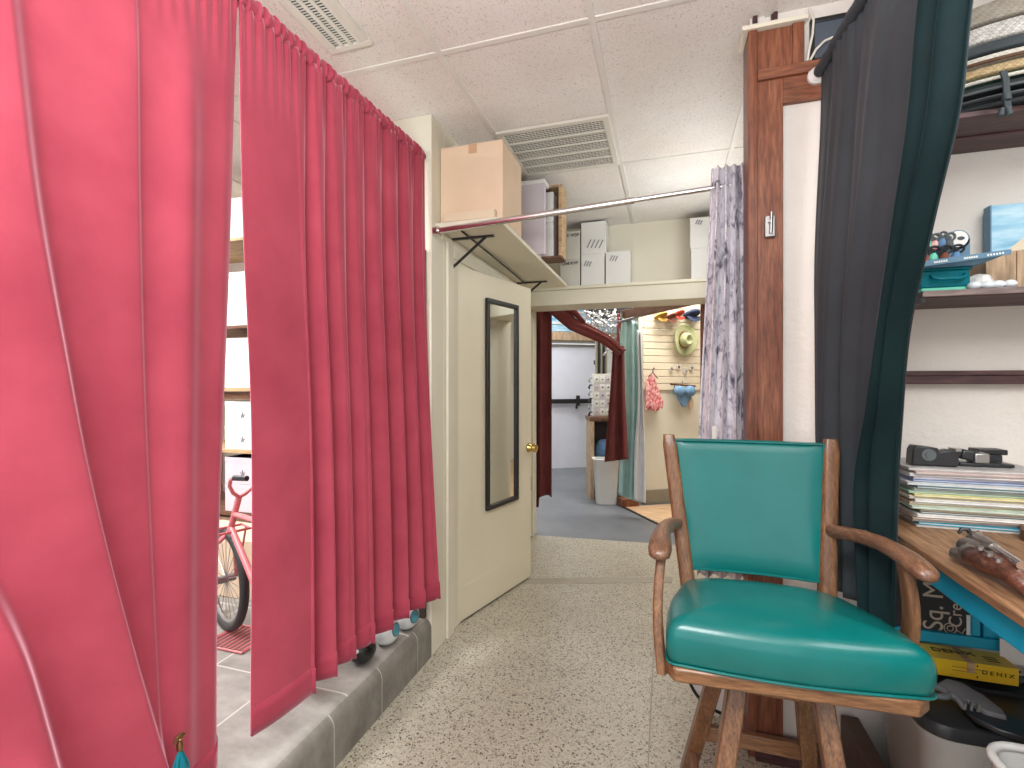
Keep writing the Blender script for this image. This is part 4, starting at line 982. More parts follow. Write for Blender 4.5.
obj('backboard', MB().box((.72, ty + .115, TZ + .01), (.87, ty + .12, TZ + .11)), 'bluecard', t)
em = AY(957.3, 240, ty + .09); Rx = Matrix.Rotation(PI / 2, 3, 'X')
obj('badge', MB().lathe([(0, 0), (.029, 0), (.029, .004), (0, .004)], em, 36, Rx).box((em.x - .029, em.y - .004, TZ + .014), (em.x + .029, em.y, em.z)), 'bluecard', t)
obj('badge_face', MB().lathe([(0, .0), (.024, .0), (.024, .0015), (0, .0015)], em + Vector((0, -.0042, .002)), 36, Rx), 'whitebox', t)
obj('badge_mark', MB().lathe([(0, 0), (.009, 0), (.009, .001), (0, .001)], em + Vector((.006, -.006, .003)), 20, Rx, 1, .6), 'hatband', t)
kc = [(924, 272, 0, 'redcloth', 'red-brown'), (933, 262, 0, 'mint', 'mint green'), (944.5, 260, 0, 'browncloth', 'copper orange'), (956, 259, 0, 'bluebundle', 'blue'), (922, 243, 1, 'rosepat', 'dusty pink'), (927, 243, 1, 'mint', 'pale mint'), (934, 244, 1, 'rosepat', 'rose'), (941.5, 242, 1, 'bluebundle', 'light blue'), (949, 243, 1, 'feltgrey', 'grey')]
for (px, py, row, mt, nm) in kc:
    yy = ty + (.030 if row == 0 else .085); p = AY(px, py, yy); p.z = max(p.z, TZ + .034) if row == 0 else p.z
    o = thing('key_ring', f'{nm} animal key ring in the {"front" if row == 0 else "rear"} row of the display tray', 'key ring', p, 'key rings in the display tray')
    obj('charm', MB().tube([p + Vector((0, 0, -.018)), p + Vector((-.002, 0, -.008)), p + Vector((.001, 0, .004)), p + Vector((.002, 0, .012))], [.008, .012, .010, .004], 10).tube([p + Vector((-.010, 0, -.004)), p + Vector((0, -.002, 0)), p + Vector((.011, 0, -.006))], [.003, .005, .003], 8), mt, o)
    obj('clasp', MB().tube([p + Vector((.004 + .014 * math.cos(q * PI / 6) * (1 if row == 0 else .7), -.002, .018 + .011 * math.sin(q * PI / 6))) for q in range(12)], .0035, 7, True).tube([p + Vector((-.012, 0, .026)), p + Vector((.004, -.003, .012))], .005, 7), 'feltblack' if row == 0 else 'feltgrey', o)
# painting and crate
t = thing('beach_painting', 'small canvas painting of blue sea and pale sand standing on the shelf crate', 'painting', (1.05, 1.93, 1.715))
pz0, pz1 = AY(985, 258, 1.91).z - .0, AY(985, 206, 1.91).z
px0 = AY(991, 230, 1.91).x
obj('canvas', MB().box((px0, 1.91, pz0), (px0 + .34, 1.94, pz1)), 'sky', t, bevel=.002)
obj('canvas_edge', MB().box((px0 - .003, 1.908, pz0), (px0 + .0005, 1.942, pz1)), 'bluecard', t)
sa = [(px0 + .02, pz0), (px0 + .34, pz0), (px0 + .34, pz0 + .17), (px0 + .10, pz0 + .075)]
obj('sand', MB().prism(sa, 1.9085, 1.912, lambda x, zq, y: (x, y, zq)), 'sand', t)
sa = [(px0 + .04, pz0 + .004), (px0 + .34, pz0 + .004), (px0 + .34, pz0 + .07), (px0 + .12, pz0 + .035)]
obj('grass_tuft', MB().prism(sa, 1.9075, 1.911, lambda x, zq, y: (x, y, zq)), 'strawgreen', t)
t = thing('wooden_crate', 'light wooden crate on the shelf beneath the beach painting', 'crate', (1.05, 1.88, SH))
cx0 = AY(986, 280, 1.82).x; cz = pz0 - .002
obj('front_panel', MB().box((cx0, 1.82, SH), (cx0 + .072, 1.83, cz)).box((cx0 + .074, 1.82, SH), (cx0 + .34, 1.83, cz + .0)), 'crate', t, bevel=.002)
obj('side_panel', MB().box((cx0, 1.83, SH), (cx0 + .01, 1.955, cz)), 'crate', t, bevel=.002)
obj('side_panel', MB().box((cx0 + .33, 1.83, SH), (cx0 + .34, 1.955, cz)), 'crate', t, bevel=.002)
obj('back_panel', MB().box((cx0 + .01, 1.945, SH), (cx0 + .33, 1.955, cz)).box((cx0 + .01, 1.83, cz - .012), (cx0 + .33, 1.955, cz - .002)), 'crate', t, bevel=.002)
t = thing('plastic_bag', 'crumpled white plastic bag beside the teal box on the shelf', 'bag', (.865, 1.75, SH))
random.seed(8); g = MB(); rg = []
for i in range(9):
    a = PI * i / 8; rg.append([Vector((.868 + .030 * math.sin(a) * math.cos(b) * random.uniform(.75, 1.1), 1.76 + .026 * math.sin(a) * math.sin(b) * random.uniform(.75, 1.1), SH + .026 - .026 * math.cos(a) * random.uniform(.85, 1))) for b in [2 * PI * q / 14 for q in range(14)]])
obj('bag', g.loft(rg), 'whiteplastic', t, sharp=.5)
obj('twist_tie', MB().tube([(.85, 1.735, SH + .004), (.86, 1.733, SH + .018), (.872, 1.733, SH + .022), (.885, 1.735, SH + .012)], .0014, 6), 'black', t)
for k, px in enumerate((974, 987, 998, 1010)):
    p = AY(px, 287, 1.735); r = .0125
    o = obj('white_ball', MB().lathe([(r * 1.3 * math.sin(a), -r * math.cos(a)) for a in [PI * i / 12 for i in range(13)]], (p.x, 1.735, SH + r), 20), 'ballwhite', loc=(p.x, 1.735, SH))
    tag(o, ['small white egg beside the crumpled plastic bag', 'small white egg, second from the plastic bag', 'small white egg, third from the plastic bag', 'small white egg at the end of the row before the crate'][k], 'egg', 'white eggs in a row on the shelf')

# ---------------------------------------------------------------- storage beyond the gap in the pink curtains
sx0, sx1, sy0, sy1 = -3.15, -2.02, 2.36, 2.80
t = thing('storage_rack', 'wooden storage rack of white boxes seen through the gap between the pink curtains', 'storage rack', (-2.6, 2.6, .19))
for z, mt in ((2.24, 'palewood'), (1.70, 'brownshelf'), (1.315, 'palewood'), (.935, 'palewood'), (.55, 'brownshelf')):
    obj('shelf', MB().box((sx0, sy0, z - .02), (sx1, sy1, z)), mt, t, bevel=.002)
for x in (sx0, sx1 - .04):
    for y in (sy0 + .002, sy1 - .04):
        obj('post', MB().box((x, y + .0, .19), (x + .04, y + .04, 2.5)), 'palewood', t, bevel=.002)
obj('back_panel', MB().box((sx0, sy1, .19), (sx1, sy1 + .012, 2.5)), 'white', t)
obj('rail', MB().box((sx0 + .04, sy0 + .03, 1.245), (sx1 - .04, sy0 + .05, 1.29)), 'brownshelf', t)
lv = {0: .5505, 1: .9355, 2: 1.3155, 3: 1.7005, 4: 2.2405}
nm = ['bottom', 'second', 'middle', 'fourth', 'top']
def rackbox(level, x0, x1, h, row, look, mat='whitebox', emblem=True, z0=None, yy=None):
    z = lv[level] if z0 is None else z0; yy = sy0 + .015 if yy is None else yy
    o = thing('white_box', f'{look}, {nm[level]} shelf of the storage rack', 'box', ((x0 + x1) / 2, yy + .15, z), 'white boxes on the storage rack')
    obj('body', MB().box((x0, yy, z), (x1, yy + .30, z + h)), mat, o, bevel=.003)
    obj('lid', MB().box((x0 - .001, yy - .001, z + h - .03), (x1 + .001, yy + .301, z + h)), mat, o, bevel=.002)
    if emblem:
        c = Vector(((x0 + x1) / 2 + .01, yy - .001, z + h * .42)); g = MB()
        for a in (0, 1, 2, 3, 4): g.bar(c, c + Vector((.02 * math.cos(a * 1.26 + .3), 0, .02 * math.sin(a * 1.26 + .3))), .003, .009, up=(0, 1, 0))
        obj('printed_emblem', g, 'ink', o)
    return z + h + .001
xa, xb = -2.62, -2.36; xc, xd = -2.355, -2.075
for (u0, u1, side) in ((xa, xb, 'left'), (xc, xd, 'right')):
    s = 'at the left' if side == 'left' else 'at the right'
    rackbox(3, u0, u1, .33, 0, f'large white box {s}', emblem=False)
    q = rackbox(2, u0, u1, .155, 0, f'lower white box {s}', 'whitebox', False); rackbox(2, u0, u1, .150, 0, f'upper white box {s}', 'whitebox', False, q)
    q = rackbox(1, u0, u1, .150, 0, f'lower emblem-printed white box {s}'); rackbox(1, u0, u1, .145, 0, f'upper emblem-printed white box {s}', z0=q)
    q = rackbox(0, u0, u1, .17, 0, f'lower pale box {s}', 'lavbox', False); rackbox(0, u0, u1, .165, 0, f'upper emblem-printed pale box {s}', 'lavbox', True, q)
    rackbox(4, u0, u1, .25, 0, f'big white carton {s}', emblem=False)
carton('cardboard_box', 'brown cardboard box on the platform behind the pink bicycle wheel', 'box', (-2.62, 2.06, .191), (-2.08, 2.345, .50), 'carton', 'tape')
carton('cardboard_box', 'brown cardboard box on the rack floor behind the front carton', 'box', (-2.95, 2.40, .191), (-2.46, 2.74, .50), 'carton', 'tape')
# pink bicycle
WC = AD(226, 583, 2.30); WC.z = .192 + .235; WD = (RT * .76 - FW * .65).normalized(); WB_ = .57
t = thing('bicycle', 'pink bicycle with black tyres standing behind the pink curtains', 'bicycle', (WC.x, WC.y, .192))
def wheel(c, r):
    pts = [c + WD * r * math.cos(q * 2 * PI / 48) + Vector((0, 0, r * math.sin(q * 2 * PI / 48))) for q in range(48)]
    w = obj('wheel', MB().tube([c + (p - c) * .90 for p in pts], .010, 8, True), 'steel', t)
    obj('tyre', MB().tube(pts, .020, 12, True), 'rubber', w)
    g = MB()
    for q in range(20): a = q * 2 * PI / 20; g.tube([c, c + WD * r * .9 * math.cos(a) + Vector((0, 0, r * .9 * math.sin(a)))], .0016, 5)
    obj('spokes', g, 'steel', w); nn = Vector((-WD.y, WD.x, 0)); obj('hub', MB().cyl(c - nn * .04, c + nn * .04, .018, 14), 'steel', w)
wheel(WC, .215); wheel(WC + WD * WB_, .215)
nn = Vector((-WD.y, WD.x, 0)); U = Vector((0, 0, 1))
hd = AD(233, 520, 2.26); hb = AD(239, 497, 2.25)
g = MB()
for s in (-1, 1): g.tube([WC + nn * .045 * s, AD(224, 545, 2.27) + nn * .045 * s, AD(228, 535, 2.27) + nn * .01 * s], .010, 10)
obj('fork', g.tube([AD(228, 537, 2.27), hd, hb], .014, 12), 'bikepink', t)
bb = WC + WD * .36 + U * .03; sp = WC + WD * .50 + U * .34
obj('frame', MB().tube([AD(231, 527, 2.265), bb], .014, 12).tube([AD(234, 514, 2.262), sp], .012, 12).tube([bb, sp], .013, 12).tube([bb, WC + WD * WB_], .009, 10).tube([sp, WC + WD * WB_], .009, 10), 'bikepink', t)
loop = [hb, AD(233, 493, 2.22), AD(229.5, 486, 2.20), AD(230.5, 480, 2.18), AD(234, 478, 2.16)]
loop2 = [hb, AD(245, 494, 2.30), AD(252, 488, 2.33), AD(257, 482, 2.35)]
obj('handlebar', MB().tube(loop, .0085, 10).tube(loop2, .0085, 10), 'bikepink', t)
obj('grip', MB().tube([AD(234, 478, 2.16), AD(247, 478.5, 2.13)], .012, 10), 'blackplastic', t)
obj('grip', MB().tube([AD(257, 482, 2.35), AD(270, 481, 2.33)], .012, 10), 'blackplastic', t)
obj('saddle', MB().tube([sp + U * .05 - WD * .10, sp + U * .07, sp + U * .08 + WD * .10], [.02, .045, .06], 12, flat=.5), 'blackplastic', t)
obj('stand', MB().tube([bb + nn * .03, bb + nn * .10 - U * (bb.z - .2)], .008, 8), 'bikepink', t)
bs = AD(232, 532, 2.24)
obj('front_rack', MB().tube([bs - nn * .08, bs - nn * .08 - WD * .10, bs + nn * .08 - WD * .10, bs + nn * .08], .006, 8, True).tube([WC + nn * .05, bs - WD * .05 + nn * .08], .005, 8).tube([WC - nn * .05, bs - WD * .05 - nn * .08], .005, 8), 'bikepink', t)
t = thing('floor_grate', 'pink wire grate lying on the platform before the bicycle wheel', 'grate', AZ(240, 640, .19))
gc = AZ(240, 638, .197); g = MB()
for k in range(9): g.tube([gc + Vector((-.10 + .025 * k, -.09, 0)), gc + Vector((-.10 + .025 * k, .09, 0))], .004, 6)
obj('bars', g, 'bikepink', t)
obj('frame', MB().tube([gc + Vector((-.11, -.095, 0)), gc + Vector((.11, -.095, 0)), gc + Vector((.11, .095, 0)), gc + Vector((-.11, .095, 0))], .005, 8, True), 'bikepink', t)
# ---------------------------------------------------------------- beyond the opening
def wavy(name, f, nu, nv, mat, parent, th=.004): return obj(name, MB().grid(f, nu, nv), mat, parent, solid=th, norm=False)
# straight maroon curtain at the opening
ya = 4.36
a0, a1 = AY(532, 400, ya), AY(553, 400, ya + .06)
t = thing('curtain', 'straight maroon curtain hanging just past the free edge of the cream door', 'curtain', (a0.x, ya, .22))
x0 = a0.x - .10; x1 = a1.x
def mar(u, w):
    z = lerp(2.10, interp([(0, .205), (.55, .205), (.6, .30), (1, .31)], u), w); ph = u * 2 * PI * 2.6
    return (lerp(x0, x1, u), ya + .03 * u + .035 * math.sin(ph + .4) * (.7 + .3 * w), z)
wavy('panel', mar, 80, 40, 'maroon', t)
t2 = thing('curtain_rod', 'dark rod above the opening carrying the maroon curtains', 'curtain rod', (-.4, ya, 2.10))
obj('tube', MB().cyl((-1.12, ya, 2.115), (.25, ya, 2.115), .012, 14), 'black', t2)
for x in (-1.0, .2): obj('bracket', MB().box((x - .01, 4.28, 2.10), (x + .01, ya, 2.118)), 'black', t2)
# swagged maroon curtain tied back to the right
t = thing('curtain', 'maroon curtain swagged across the opening and tied back beside the pale teal curtain', 'curtain', AD(620, 460, 4.75))
path = [(541, 292, 4.47), (556, 309, 4.47), (572, 324, 4.52), (590, 332, 4.58), (606, 340, 4.66), (620, 352, 4.75)]
P = [AD(*q) for q in path]
rg = []
for i, p in enumerate(P):
    a = P[max(0, i - 1)]; b = P[min(len(P) - 1, i + 1)]; tt = (b - a).normalized(); up = (U - tt * U.dot(tt)).normalized(); r = tt.cross(up)
    hw = [.07, .066, .058, .055, .050, .045][i]
    rg.append([p + up * hw * math.cos(q * 2 * PI / 32) * (1 + .12 * math.sin(5 * q * 2 * PI / 32)) + r * .035 * math.sin(q * 2 * PI / 32) * (1 + .35 * math.sin(6 * q * 2 * PI / 32)) for q in range(32)])
obj('swag', MB().loft(rg), 'maroon', t, sharp=2)
top = [(556, 296, 4.44), (566, 305, 4.46), (575, 313, 4.5), (584, 322, 4.55)]
P = [AD(*q) for q in top]
obj('swag', MB().tube(P, [.05, .055, .045, .025], 16, flat=.6), 'maroon', t, sharp=2)
def tail(u, w):
    py = lerp(346, 462 - 3 * u, w); xl = interp([(0, 613), (.3, 611), (1, 604.5)], w); xr = interp([(0, 624), (.4, 625), (1, 628.5)], w)
    p = AD(lerp(xl, xr, u), py, 4.78 + .05 * math.sin(u * 2 * PI * 2 + .6) * (.4 + .6 * w)); return p
wavy('tail', tail, 50, 40, 'maroon', t)
tq = AD(619, 350, 4.76)
obj('tie', MB().tube([tq + EE * .055 * math.cos(q * PI / 8) + D * .05 * math.sin(q * PI / 8) for q in range(16)], .012, 8, True), 'maroon', t)
# pale teal curtain hanging from the slanted beam
t = thing('curtain', 'pale teal satin curtain with a white inner edge hanging below the slanted brown beam', 'curtain', AD(630, 500, 5.05))
def tealc(u, w):
    py = lerp(318 + 4 * u, lerp(495, 503, u), w); xl = interp([(0, 622), (.12, 620), (.5, 621.5), (1, 618)], w); xr = interp([(0, 638), (.12, 640.5), (1, 640)], w)
    return AD(lerp(xl, xr, u), py, 4.96 + .03 * math.sin(u * 2 * PI * 2.6 + 1 + .6 * w) * (.5 + .5 * w))
wavy('panel', tealc, 70, 50, 'teal_cloth', t)
def tealw(u, w):
    py = lerp(330, lerp(500, 503, u), w); xl = interp([(0, 637), (.4, 638), (.7, 634.5), (1, 634)], w); xr = interp([(0, 640.5), (.4, 643), (.8, 645.5), (1, 645.5)], w)
    return AD(lerp(xl, xr, u), py, 4.88 + .035 * math.sin(u * 2 * PI * 1.4 + 2 + w))
wavy('lining', tealw, 40, 50, 'white_cloth', t)
t2 = thing('curtain_rod', 'grey rod under the slanted beam carrying the pale teal curtain', 'curtain rod', AD(630, 320, 4.97))
obj('tube', MB().cyl(AD(619, 322, 5.0), AD(650, 313, 4.7), .012, 12), 'steel', t2)
for q in ((621.5, 318.5, 5.0), (648, 310, 4.7)): obj('bracket', MB().bar(AD(*q), AD(q[0], q[1] - 6, q[2]), .02, .02, up=D), 'steel', t2)
# cabinet with rack, bundle, bin
CB = AZ(603, 500, 0)
def cP(s, tt, z): v = CB + RT * s + FW * tt; return Vector((v.x, v.y, z))
t = thing('wooden_stand', 'open wooden stand behind the white waste bin carrying the jewellery rack', 'stand', cP(.1, .15, 0))
def cbox(mb, s0, s1, t0, t1, z0, z1): return mb.hexa([cP(s, q, z) for z in (z0, z1) for s, q in ((s0, t0), (s1, t0), (s1, t1), (s0, t1))])
ctop = 1.34 - 34 * 5.5 / 490
obj('top', cbox(MB(), -.15, .28, 0, .36, ctop - .05, ctop), 'brownshelf', t, bevel=.003)
for s in (-.14, .23): obj('side_panel', cbox(MB(), s, s + .04, .005, .35, 0, ctop - .05), 'crate', t, bevel=.002)
for z in (.12, .43): obj('shelf', cbox(MB(), -.10, .23, .01, .35, z, z + .02), 'brownshelf', t)
obj('back_panel', cbox(MB(), -.10, .23, .33, .345, .0, ctop - .05), 'dark', t)
o = obj('blue_bundle', MB().loft([[cP(.03 + .10 * k * math.cos(a), .12 + .06 * k * math.sin(a), .452 + h) for a in [2 * PI * q / 24 for q in range(24)]] for k, h in ((.6, 0), (.95, .03), (1.0, .10), (.9, .17), (.6, .22), (.2, .24))]), 'bluebundle', loc=cP(.03, .12, .452)); tag(o, 'blue printed cloth bundle on the shelf of the wooden stand', 'bundle')
for k in range(4):
    c = cP(-.04 + .005 * k, .06, .141 + .055 * k)
    o = obj('jar_lid', MB().lathe([(0, 0), (.05, 0), (.052, .01), (.05, .045), (0, .05)], c, 20), 'whiteplastic' if k % 2 else 'feltgrey', loc=c)
    tag(o, ['lowest grey tin', 'white tin directly above the lowest', 'grey tin third from the bottom', 'topmost white tin'][k] + ' in the small pile low inside the wooden stand', 'tin', 'tins inside the wooden stand')
# jewellery rack with cards
t = thing('jewellery_rack', 'grey-white rack of small carded jewellery on top of the wooden stand', 'display rack', cP(.02, .15, ctop + .002))
obj('column', cbox(MB(), -.09, .12, .10, .26, ctop + .002, ctop + .50), 'greybox', t, bevel=.004)
random.seed(12)
for r in range(5):
    for c in range(3):
        s = -.085 + .068 * c; z = ctop + .02 + .095 * r
        cd = obj('card', cbox(MB(), s, s + .058, .092, .098, z, z + .08), 'whitebox' if (r + c) % 3 else 'lavbox', t)
        obj('earring', MB().lathe([(0, 0), (.010, 0), (.012, .01), (0, .02)], cP(s + .029, .086, z + .03), 10), ['steel', 'bronze', 'feltgrey'][(r * 2 + c) % 3], cd)
for k in range(6):
    p = cP(-.10, .12, ctop + .05 + .08 * k); obj('side_hook', MB().tube([p, p - RT * .03, p - RT * .045 - U * .03, p - RT * .035 - U * .05], [.006, .01, .014, .006], 8), ['black', 'steel'][k % 2], t)
# clear necklaces and red strands
t = thing('necklace_rack', 'black hook board high on the wall from which clear bead necklaces hang', 'hook board', AD(608, 300, 5.3))
q0 = AD(598, 312, 5.35)
def qbox(mb, p, s0, s1, t0, t1, z0, z1): p = Vector(p); return dbox(mb, p, s0, s1, t0, t1, z0, z1)
obj('board', qbox(MB(), q0, -.12, .42, .02, .06, 2.06, 2.20), 'black', t, bevel=.003)
for k in range(8): obj('hook', MB().tube([dP(-.08 + .065 * k, .02, 2.12, q0), dP(-.08 + .065 * k, -.05, 2.10, q0), dP(-.08 + .065 * k, -.06, 2.13, q0)], .006, 8), 'steel', t)
random.seed(4); g = MB()
for k in range(150):
    s = random.uniform(-.17, .22); z = random.gauss(2.02, .055); tt = random.uniform(-.08, 0); r = random.uniform(.010, .022); c = dP(s, tt, z, q0)
    g.lathe([(r * .1, -r), (r * .9, -r * .4), (r * .9, r * .4), (r * .1, r)], c, 6, Matrix.Rotation(random.uniform(0, 3), 3, 'X'))
for k in range(46):
    s = random.uniform(.05, .20); z = random.uniform(1.66, 1.95); c = dP(s + .04 * (2 - z), random.uniform(-.06, 0), z, q0); r = random.uniform(.010, .018)
    g.lathe([(r * .1, -r), (r * .9, -r * .4), (r * .9, r * .4), (r * .1, r)], c, 6)
o = obj('bead_necklaces', g, 'beads', loc=q0); tag(o, 'tangled clear glass bead necklaces hanging beyond the opening', 'necklaces', kind='stuff')
g = MB()
for k in range(14):
    s = .19 + .012 * k; z1 = 2.10; L = random.uniform(.28, .55)
    g.tube([dP(s, -.09 + .01 * (k % 3), z1 - L * q / 6, q0) + EE * .01 * math.sin(q + k) for q in range(7)], .009, 6)
o = obj('red_strands', g, 'redbeads', loc=dP(.25, -.08, 1.6, q0)); tag(o, 'dark red strands hanging beside the clear bead necklaces', 'strands', kind='stuff')
# dark slatted rack beside the exit door
t = thing('slatted_rack', 'dark vertical slatted rack beside the lavender-white exit door', 'rack', AD(600, 470, 6.6))
r0 = AD(600, 470, 6.6)
for k in range(5): obj('slat', qbox(MB(), r0, -.06 + .035 * k, -.035 + .035 * k, 0, .03, .05, 1.93), 'feltblack' if k % 2 else 'strip', t)
obj('crossbar', qbox(MB(), r0, -.07, .12, .03, .05, 1.6, 1.66), 'black', t)
obj('foot', qbox(MB(), r0, -.08, .13, -.05, .1, 0, .05), 'black', t)
# waste bin
WB = AZ(606, 503.5, 0); 
t = thing('waste_bin', 'tall white plastic waste bin standing before the wooden stand', 'waste bin', WB)
def wr(kx, z): return [(WB + RT * x + FW * y) * 1 + Vector((0, 0, z)) for x, y in rect2(.27 * kx, .17 * kx, .035 * kx, 5)]
obj('body', MB().loft([wr(.80, .004), wr(.82, .015), wr(1.0, .48), wr(1.07, .49), wr(1.07, .505), wr(.98, .505), wr(.79, .03)]), 'whiteplastic', t, sharp=1)
obj('rim', MB().tube(wr(1.065, .503), .008, 8, True), 'whiteplastic', t)
t = obj('wooden_block', dbox(MB(), AZ(631, 507, 0), -.10, .10, 0, .14, .0045, .085), 'redwood', loc=AZ(631, 507, 0.0045), bevel=.003); tag(t, 'low red-brown wood block under the pale teal curtain', 'block')

# things hung on the slat wall
def sP(px, py, off): return AP(px, py, SL - D * off, D)
def spt(c, x, y, o=0): return c + EE * x + U * y - D * o
c = sP(684, 340, .05)
t = thing('straw_hat', 'green straw cowboy hat hung on the slat wall', 'hat', c)
rg = []
Ms = Matrix((EE, U, -D)).transposed()
for r, dz in ((.40, .006), (.65, .008), (.85, .012), (.98, .020), (1.0, .017), (.97, .013), (.85, .004), (.65, 0), (.40, 0)):
    rg.append([c + Ms @ Vector((.150 * r * math.cos(a), .180 * r * math.sin(a), dz + .035 * r * r * math.cos(a) ** 2)) for a in [2 * PI * q / 48 for q in range(48)]])
obj('brim', MB().loft(rg, False, True), 'strawgreen', t, sharp=2)
rg = []
for r, dz, cr in ((.48, .0, 0), (.46, .04, 0), (.42, .08, 0), (.36, .105, 0), (.28, .112, .3), (.16, .095, 1), (.03, .088, 1)):
    rg.append([c + Ms @ Vector((.155 * r * math.cos(a) * (.85 if math.sin(a) > .3 else 1), .175 * r * math.sin(a), dz - .012 * cr)) for a in [2 * PI * q / 40 for q in range(40)]])
obj('crown', MB().loft(rg), 'strawgreen', t, sharp=1.5)
obj('band', MB().tube([c + Ms @ Vector((.0755 * math.cos(a), .0855 * math.sin(a), .016)) for a in [2 * PI * q / 40 for q in range(40)]], .007, 8, True), 'browncloth', t)
def cap(px, py, w, mat, label):
    c = sP(px, py, .07); o = thing('baseball_cap', label, 'cap', c, 'caps on the slat wall')
    rg = [[c + Ms @ Vector((w * k * math.cos(a), h + w * .9 * k * math.sin(a) * .55, dz)) for a in [2 * PI * q / 28 for q in range(28)]] for k, h, dz in ((1.0, 0, -.06), (1.0, .01, -.01), (.92, .02, .04), (.7, .03, .075), (.4, .035, .092), (.05, .037, .097))]
    obj('crown', MB().loft(rg), mat, o, sharp=2)
    obj('visor', MB().prism([(w * 1.05 * math.cos(a), -.02 - w * .75 * math.sin(a)) for a in [PI * q / 14 for q in range(15)]], .02, .032, lambda x, y, z: tuple(c + Ms @ Vector((x, y, z - y * .5)))), mat, o, bevel=.003)
    obj('button', MB().lathe([(0, 0), (.008, 0), (.006, .006), (0, .008)], c + Ms @ Vector((0, .037, .097)), 10, Ms), mat, o)
cap(661, 317, .055, 'mustard', 'mustard cap on the slat wall beside the slanted beam')
cap(670, 318, .050, 'browncloth', 'brown cap on the slat wall between the mustard and red caps')
cap(678, 315, .055, 'redcloth', 'red cap on the slat wall between the brown and navy caps')
cap(692, 315, .085, 'navy', 'navy cap on the slat wall above the green straw hat')
# pink print top on a hanger
c = sP(652, 392, .05)
t = thing('print_top', 'pink print top on a black hanger hung on the slat wall', 'garment', c)
pts = [(-.075, .10), (-.05, .17), (-.015, .20), (.02, .17), (.05, .09), (.085, .02), (.12, -.11), (.09, -.185), (.02, -.165), (-.03, -.20), (-.085, -.20), (-.075, -.08)]
def cl(x, y): return .018 + .012 * math.sin(x * 60) + .008 * math.sin(y * 40 + x * 20)
rg0 = [spt(c, x, y, cl(x, y)) for x, y in pts]; rg1 = [spt(c, x * .98, y * .99, -.012) for x, y in pts]
obj('bodice', MB().loft([rg1, rg0]), 'rosepat', t, bevel=.006, sub=1)
obj('ruffle', MB().grid(lambda u, w: spt(c, lerp(-.085, .12, u), lerp(-.10, -.195, w) + .02 * math.sin(u * 9), .035 + .014 * math.sin(u * 30) * w), 50, 8), 'rosepat', t, solid=.004, norm=False)
hk = spt(c, .0, .215, .02)
obj('hanger', MB().tube([spt(c, -.06, .17, .02), hk, spt(c, .06, .15, .02)], .005, 8).tube([hk, spt(c, .0, .24, .02), spt(c, .02, .265, .0), spt(c, .05, .265, -.03)], .005, 8), 'black', t)
obj('strap', MB().tube([spt(c, -.05, .16, .015), spt(c, -.03, .20, .02)], .006, 6).tube([spt(c, .03, .15, .02), spt(c, .02, .20, .02)], .006, 6), 'rosepat', t)
# denim bikini top on a wooden hanger
c = sP(684, 392, .05)
t = thing('bikini_set', 'light denim bikini top and bottom on a brown hanger on the slat wall', 'garment', c)
obj('hanger', MB().bar(spt(c, -.18, .09, .01), spt(c, .14, .065, .01), .018, .022), 'brownshelf', t, bevel=.004)
obj('hanger_hook', MB().tube([spt(c, -.02, .09, .01), spt(c, -.02, .12, 0), spt(c, 0, .13, -.03)], .004, 8), 'steel', t)
for s in (-1, 1):
    cc = spt(c, .065 * s - .005, .010, .012); rg = []
    for k, h in ((1.0, 0), (.97, .02), (.82, .038), (.5, .05), (.05, .054)):
        rg.append([cc + EE * .072 * k * math.cos(a) + U * (.062 * k * math.sin(a)) - D * h for a in [2 * PI * q / 28 for q in range(28)]])
    obj('cup', MB().loft(rg), 'denim', t, sharp=2)
tri = [(-.12, -.02), (.10, -.02), (.03, -.13), (.02, -.165), (-.03, -.165), (-.05, -.13)]
obj('brief', MB().loft([[spt(c, x, y, 0) for x, y in tri], [spt(c, x, y, .022) for x, y in tri]]), 'denim', t, bevel=.006)
obj('strap', MB().tube([spt(c, -.12, .03, .01), spt(c, -.13, .08, .012)], .006, 6).tube([spt(c, .12, .03, .01), spt(c, .125, .07, .012)], .006, 6), 'denim', t)
c = sP(691, 404, .03)
t = thing('purse', 'small tan purse hung beside the denim bikini set', 'purse', c)
obj('pouch', MB().loft([[spt(c, x, y, z) for x, y in rect2(.055, .10, .015, 3)] for z in (-.02, .012)]), 'carton', t, bevel=.004)
obj('loop', MB().tube([spt(c, -.015, .05, 0), spt(c, 0, .085, 0), spt(c, .015, .05, 0)], .004, 8), 'browncloth', t)
lk = ['tan earring card below the straw hat, nearest the pink top', 'tan earring card, second from the pink top', 'tan earring card, third from the pink top, below the hat', 'tan earring card by the floral curtain, level with the others']
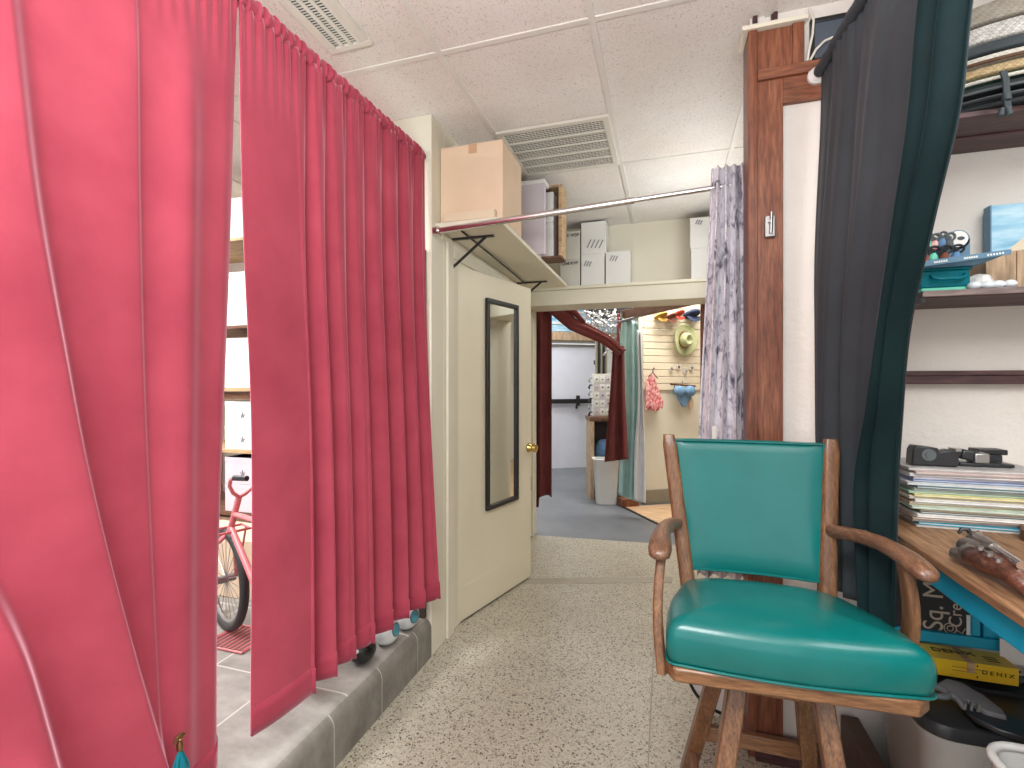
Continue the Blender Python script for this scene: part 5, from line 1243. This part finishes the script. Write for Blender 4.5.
for k, (px, py) in enumerate(((672, 369), (679, 367), (686, 371), (692, 368))):
    c = sP(px, py, .04); o = thing('earring_card', lk[k], 'earring card', c, 'earring cards on the slat wall')
    obj('card', MB().loft([[spt(c, x, y, z) for x, y in rect2(.045, .05, .006, 2)] for z in (-.006, .0)]), 'whitebox', o)
    obj('earring', MB().tube([spt(c, -.012, .01, .004), spt(c, 0, -.012, .008), spt(c, .012, .01, .004)], .005, 8), 'bronze', o)
    obj('peg', MB().tube([spt(c, 0, .03, -.03), spt(c, 0, .03, .02)], .004, 8), 'metalwhite', o)
c = sP(657, 330, .03); t = obj('wall_peg', MB().tube([spt(c, 0, 0, -.02), spt(c, 0, 0, .03), spt(c, .06, .0, .05)], .006, 8), 'metalwhite', loc=c); tag(t, 'empty white peg on the slat wall beside the straw hat', 'peg')

# ---------------------------------------------------------------- light
def area(name, loc, sx, sy, W, col=(1, .97, .93), rot=(0, 0, 0)):
    l = bpy.data.lights.new(name, 'AREA'); l.shape = 'RECTANGLE'; l.size = sx; l.size_y = sy; l.energy = W; l.color = col
    o = bpy.data.objects.new(name, l); COL.objects.link(o); o.location = loc; o.rotation_euler = rot; return o
COOL = (.95, .98, 1)
area('rear_fill', (-.2, -2.4, 1.45), 3.2, 2.0, 20, COOL, (PI / 2, 0, 0))  # added fill from behind the camera, not a known window
area('ceiling_light', (-.15, -.45, 2.64), .6, 1.2, 40, COOL)
area('ceiling_fill', (-.1, -.7, 1.55), 1.6, 1.0, 95, COOL, (PI, 0, 0))  # added upward fill that brightens the ceiling, no real lamp
area('wall_light', (.45, 3.2, 2.2), .30, .9, 9, COOL, (0, PI / 2 + .35, 0))
area('ceiling_light', (1.3, .5, 2.64), .6, 1.2, 14, COOL)
area('ceiling_light', (-2.6, .9, 2.64), .6, 1.2, 75, COOL)
area('ceiling_light', (-3.6, 1.9, 2.64), .6, 1.2, 38, COOL)
area('ceiling_light', (-.3, 5.4, 2.9), 1.2, .6, 45)
area('ceiling_light', (-1.9, 6.3, 2.9), 1.0, .6, 38, (.95, .97, 1))
area('ceiling_light', (.7, 5.3, 2.9), 1.0, .6, 25)
w = bpy.data.worlds.new('world'); S.world = w; w.use_nodes = True
w.node_tree.nodes['Background'].inputs[0].default_value = (.97, .98, 1, 1); w.node_tree.nodes['Background'].inputs[1].default_value = .6
S.view_settings.view_transform = 'Standard'; S.view_settings.look = 'None'; S.view_settings.exposure = .42; S.view_settings.gamma = 1
S.view_settings.use_curve_mapping = False
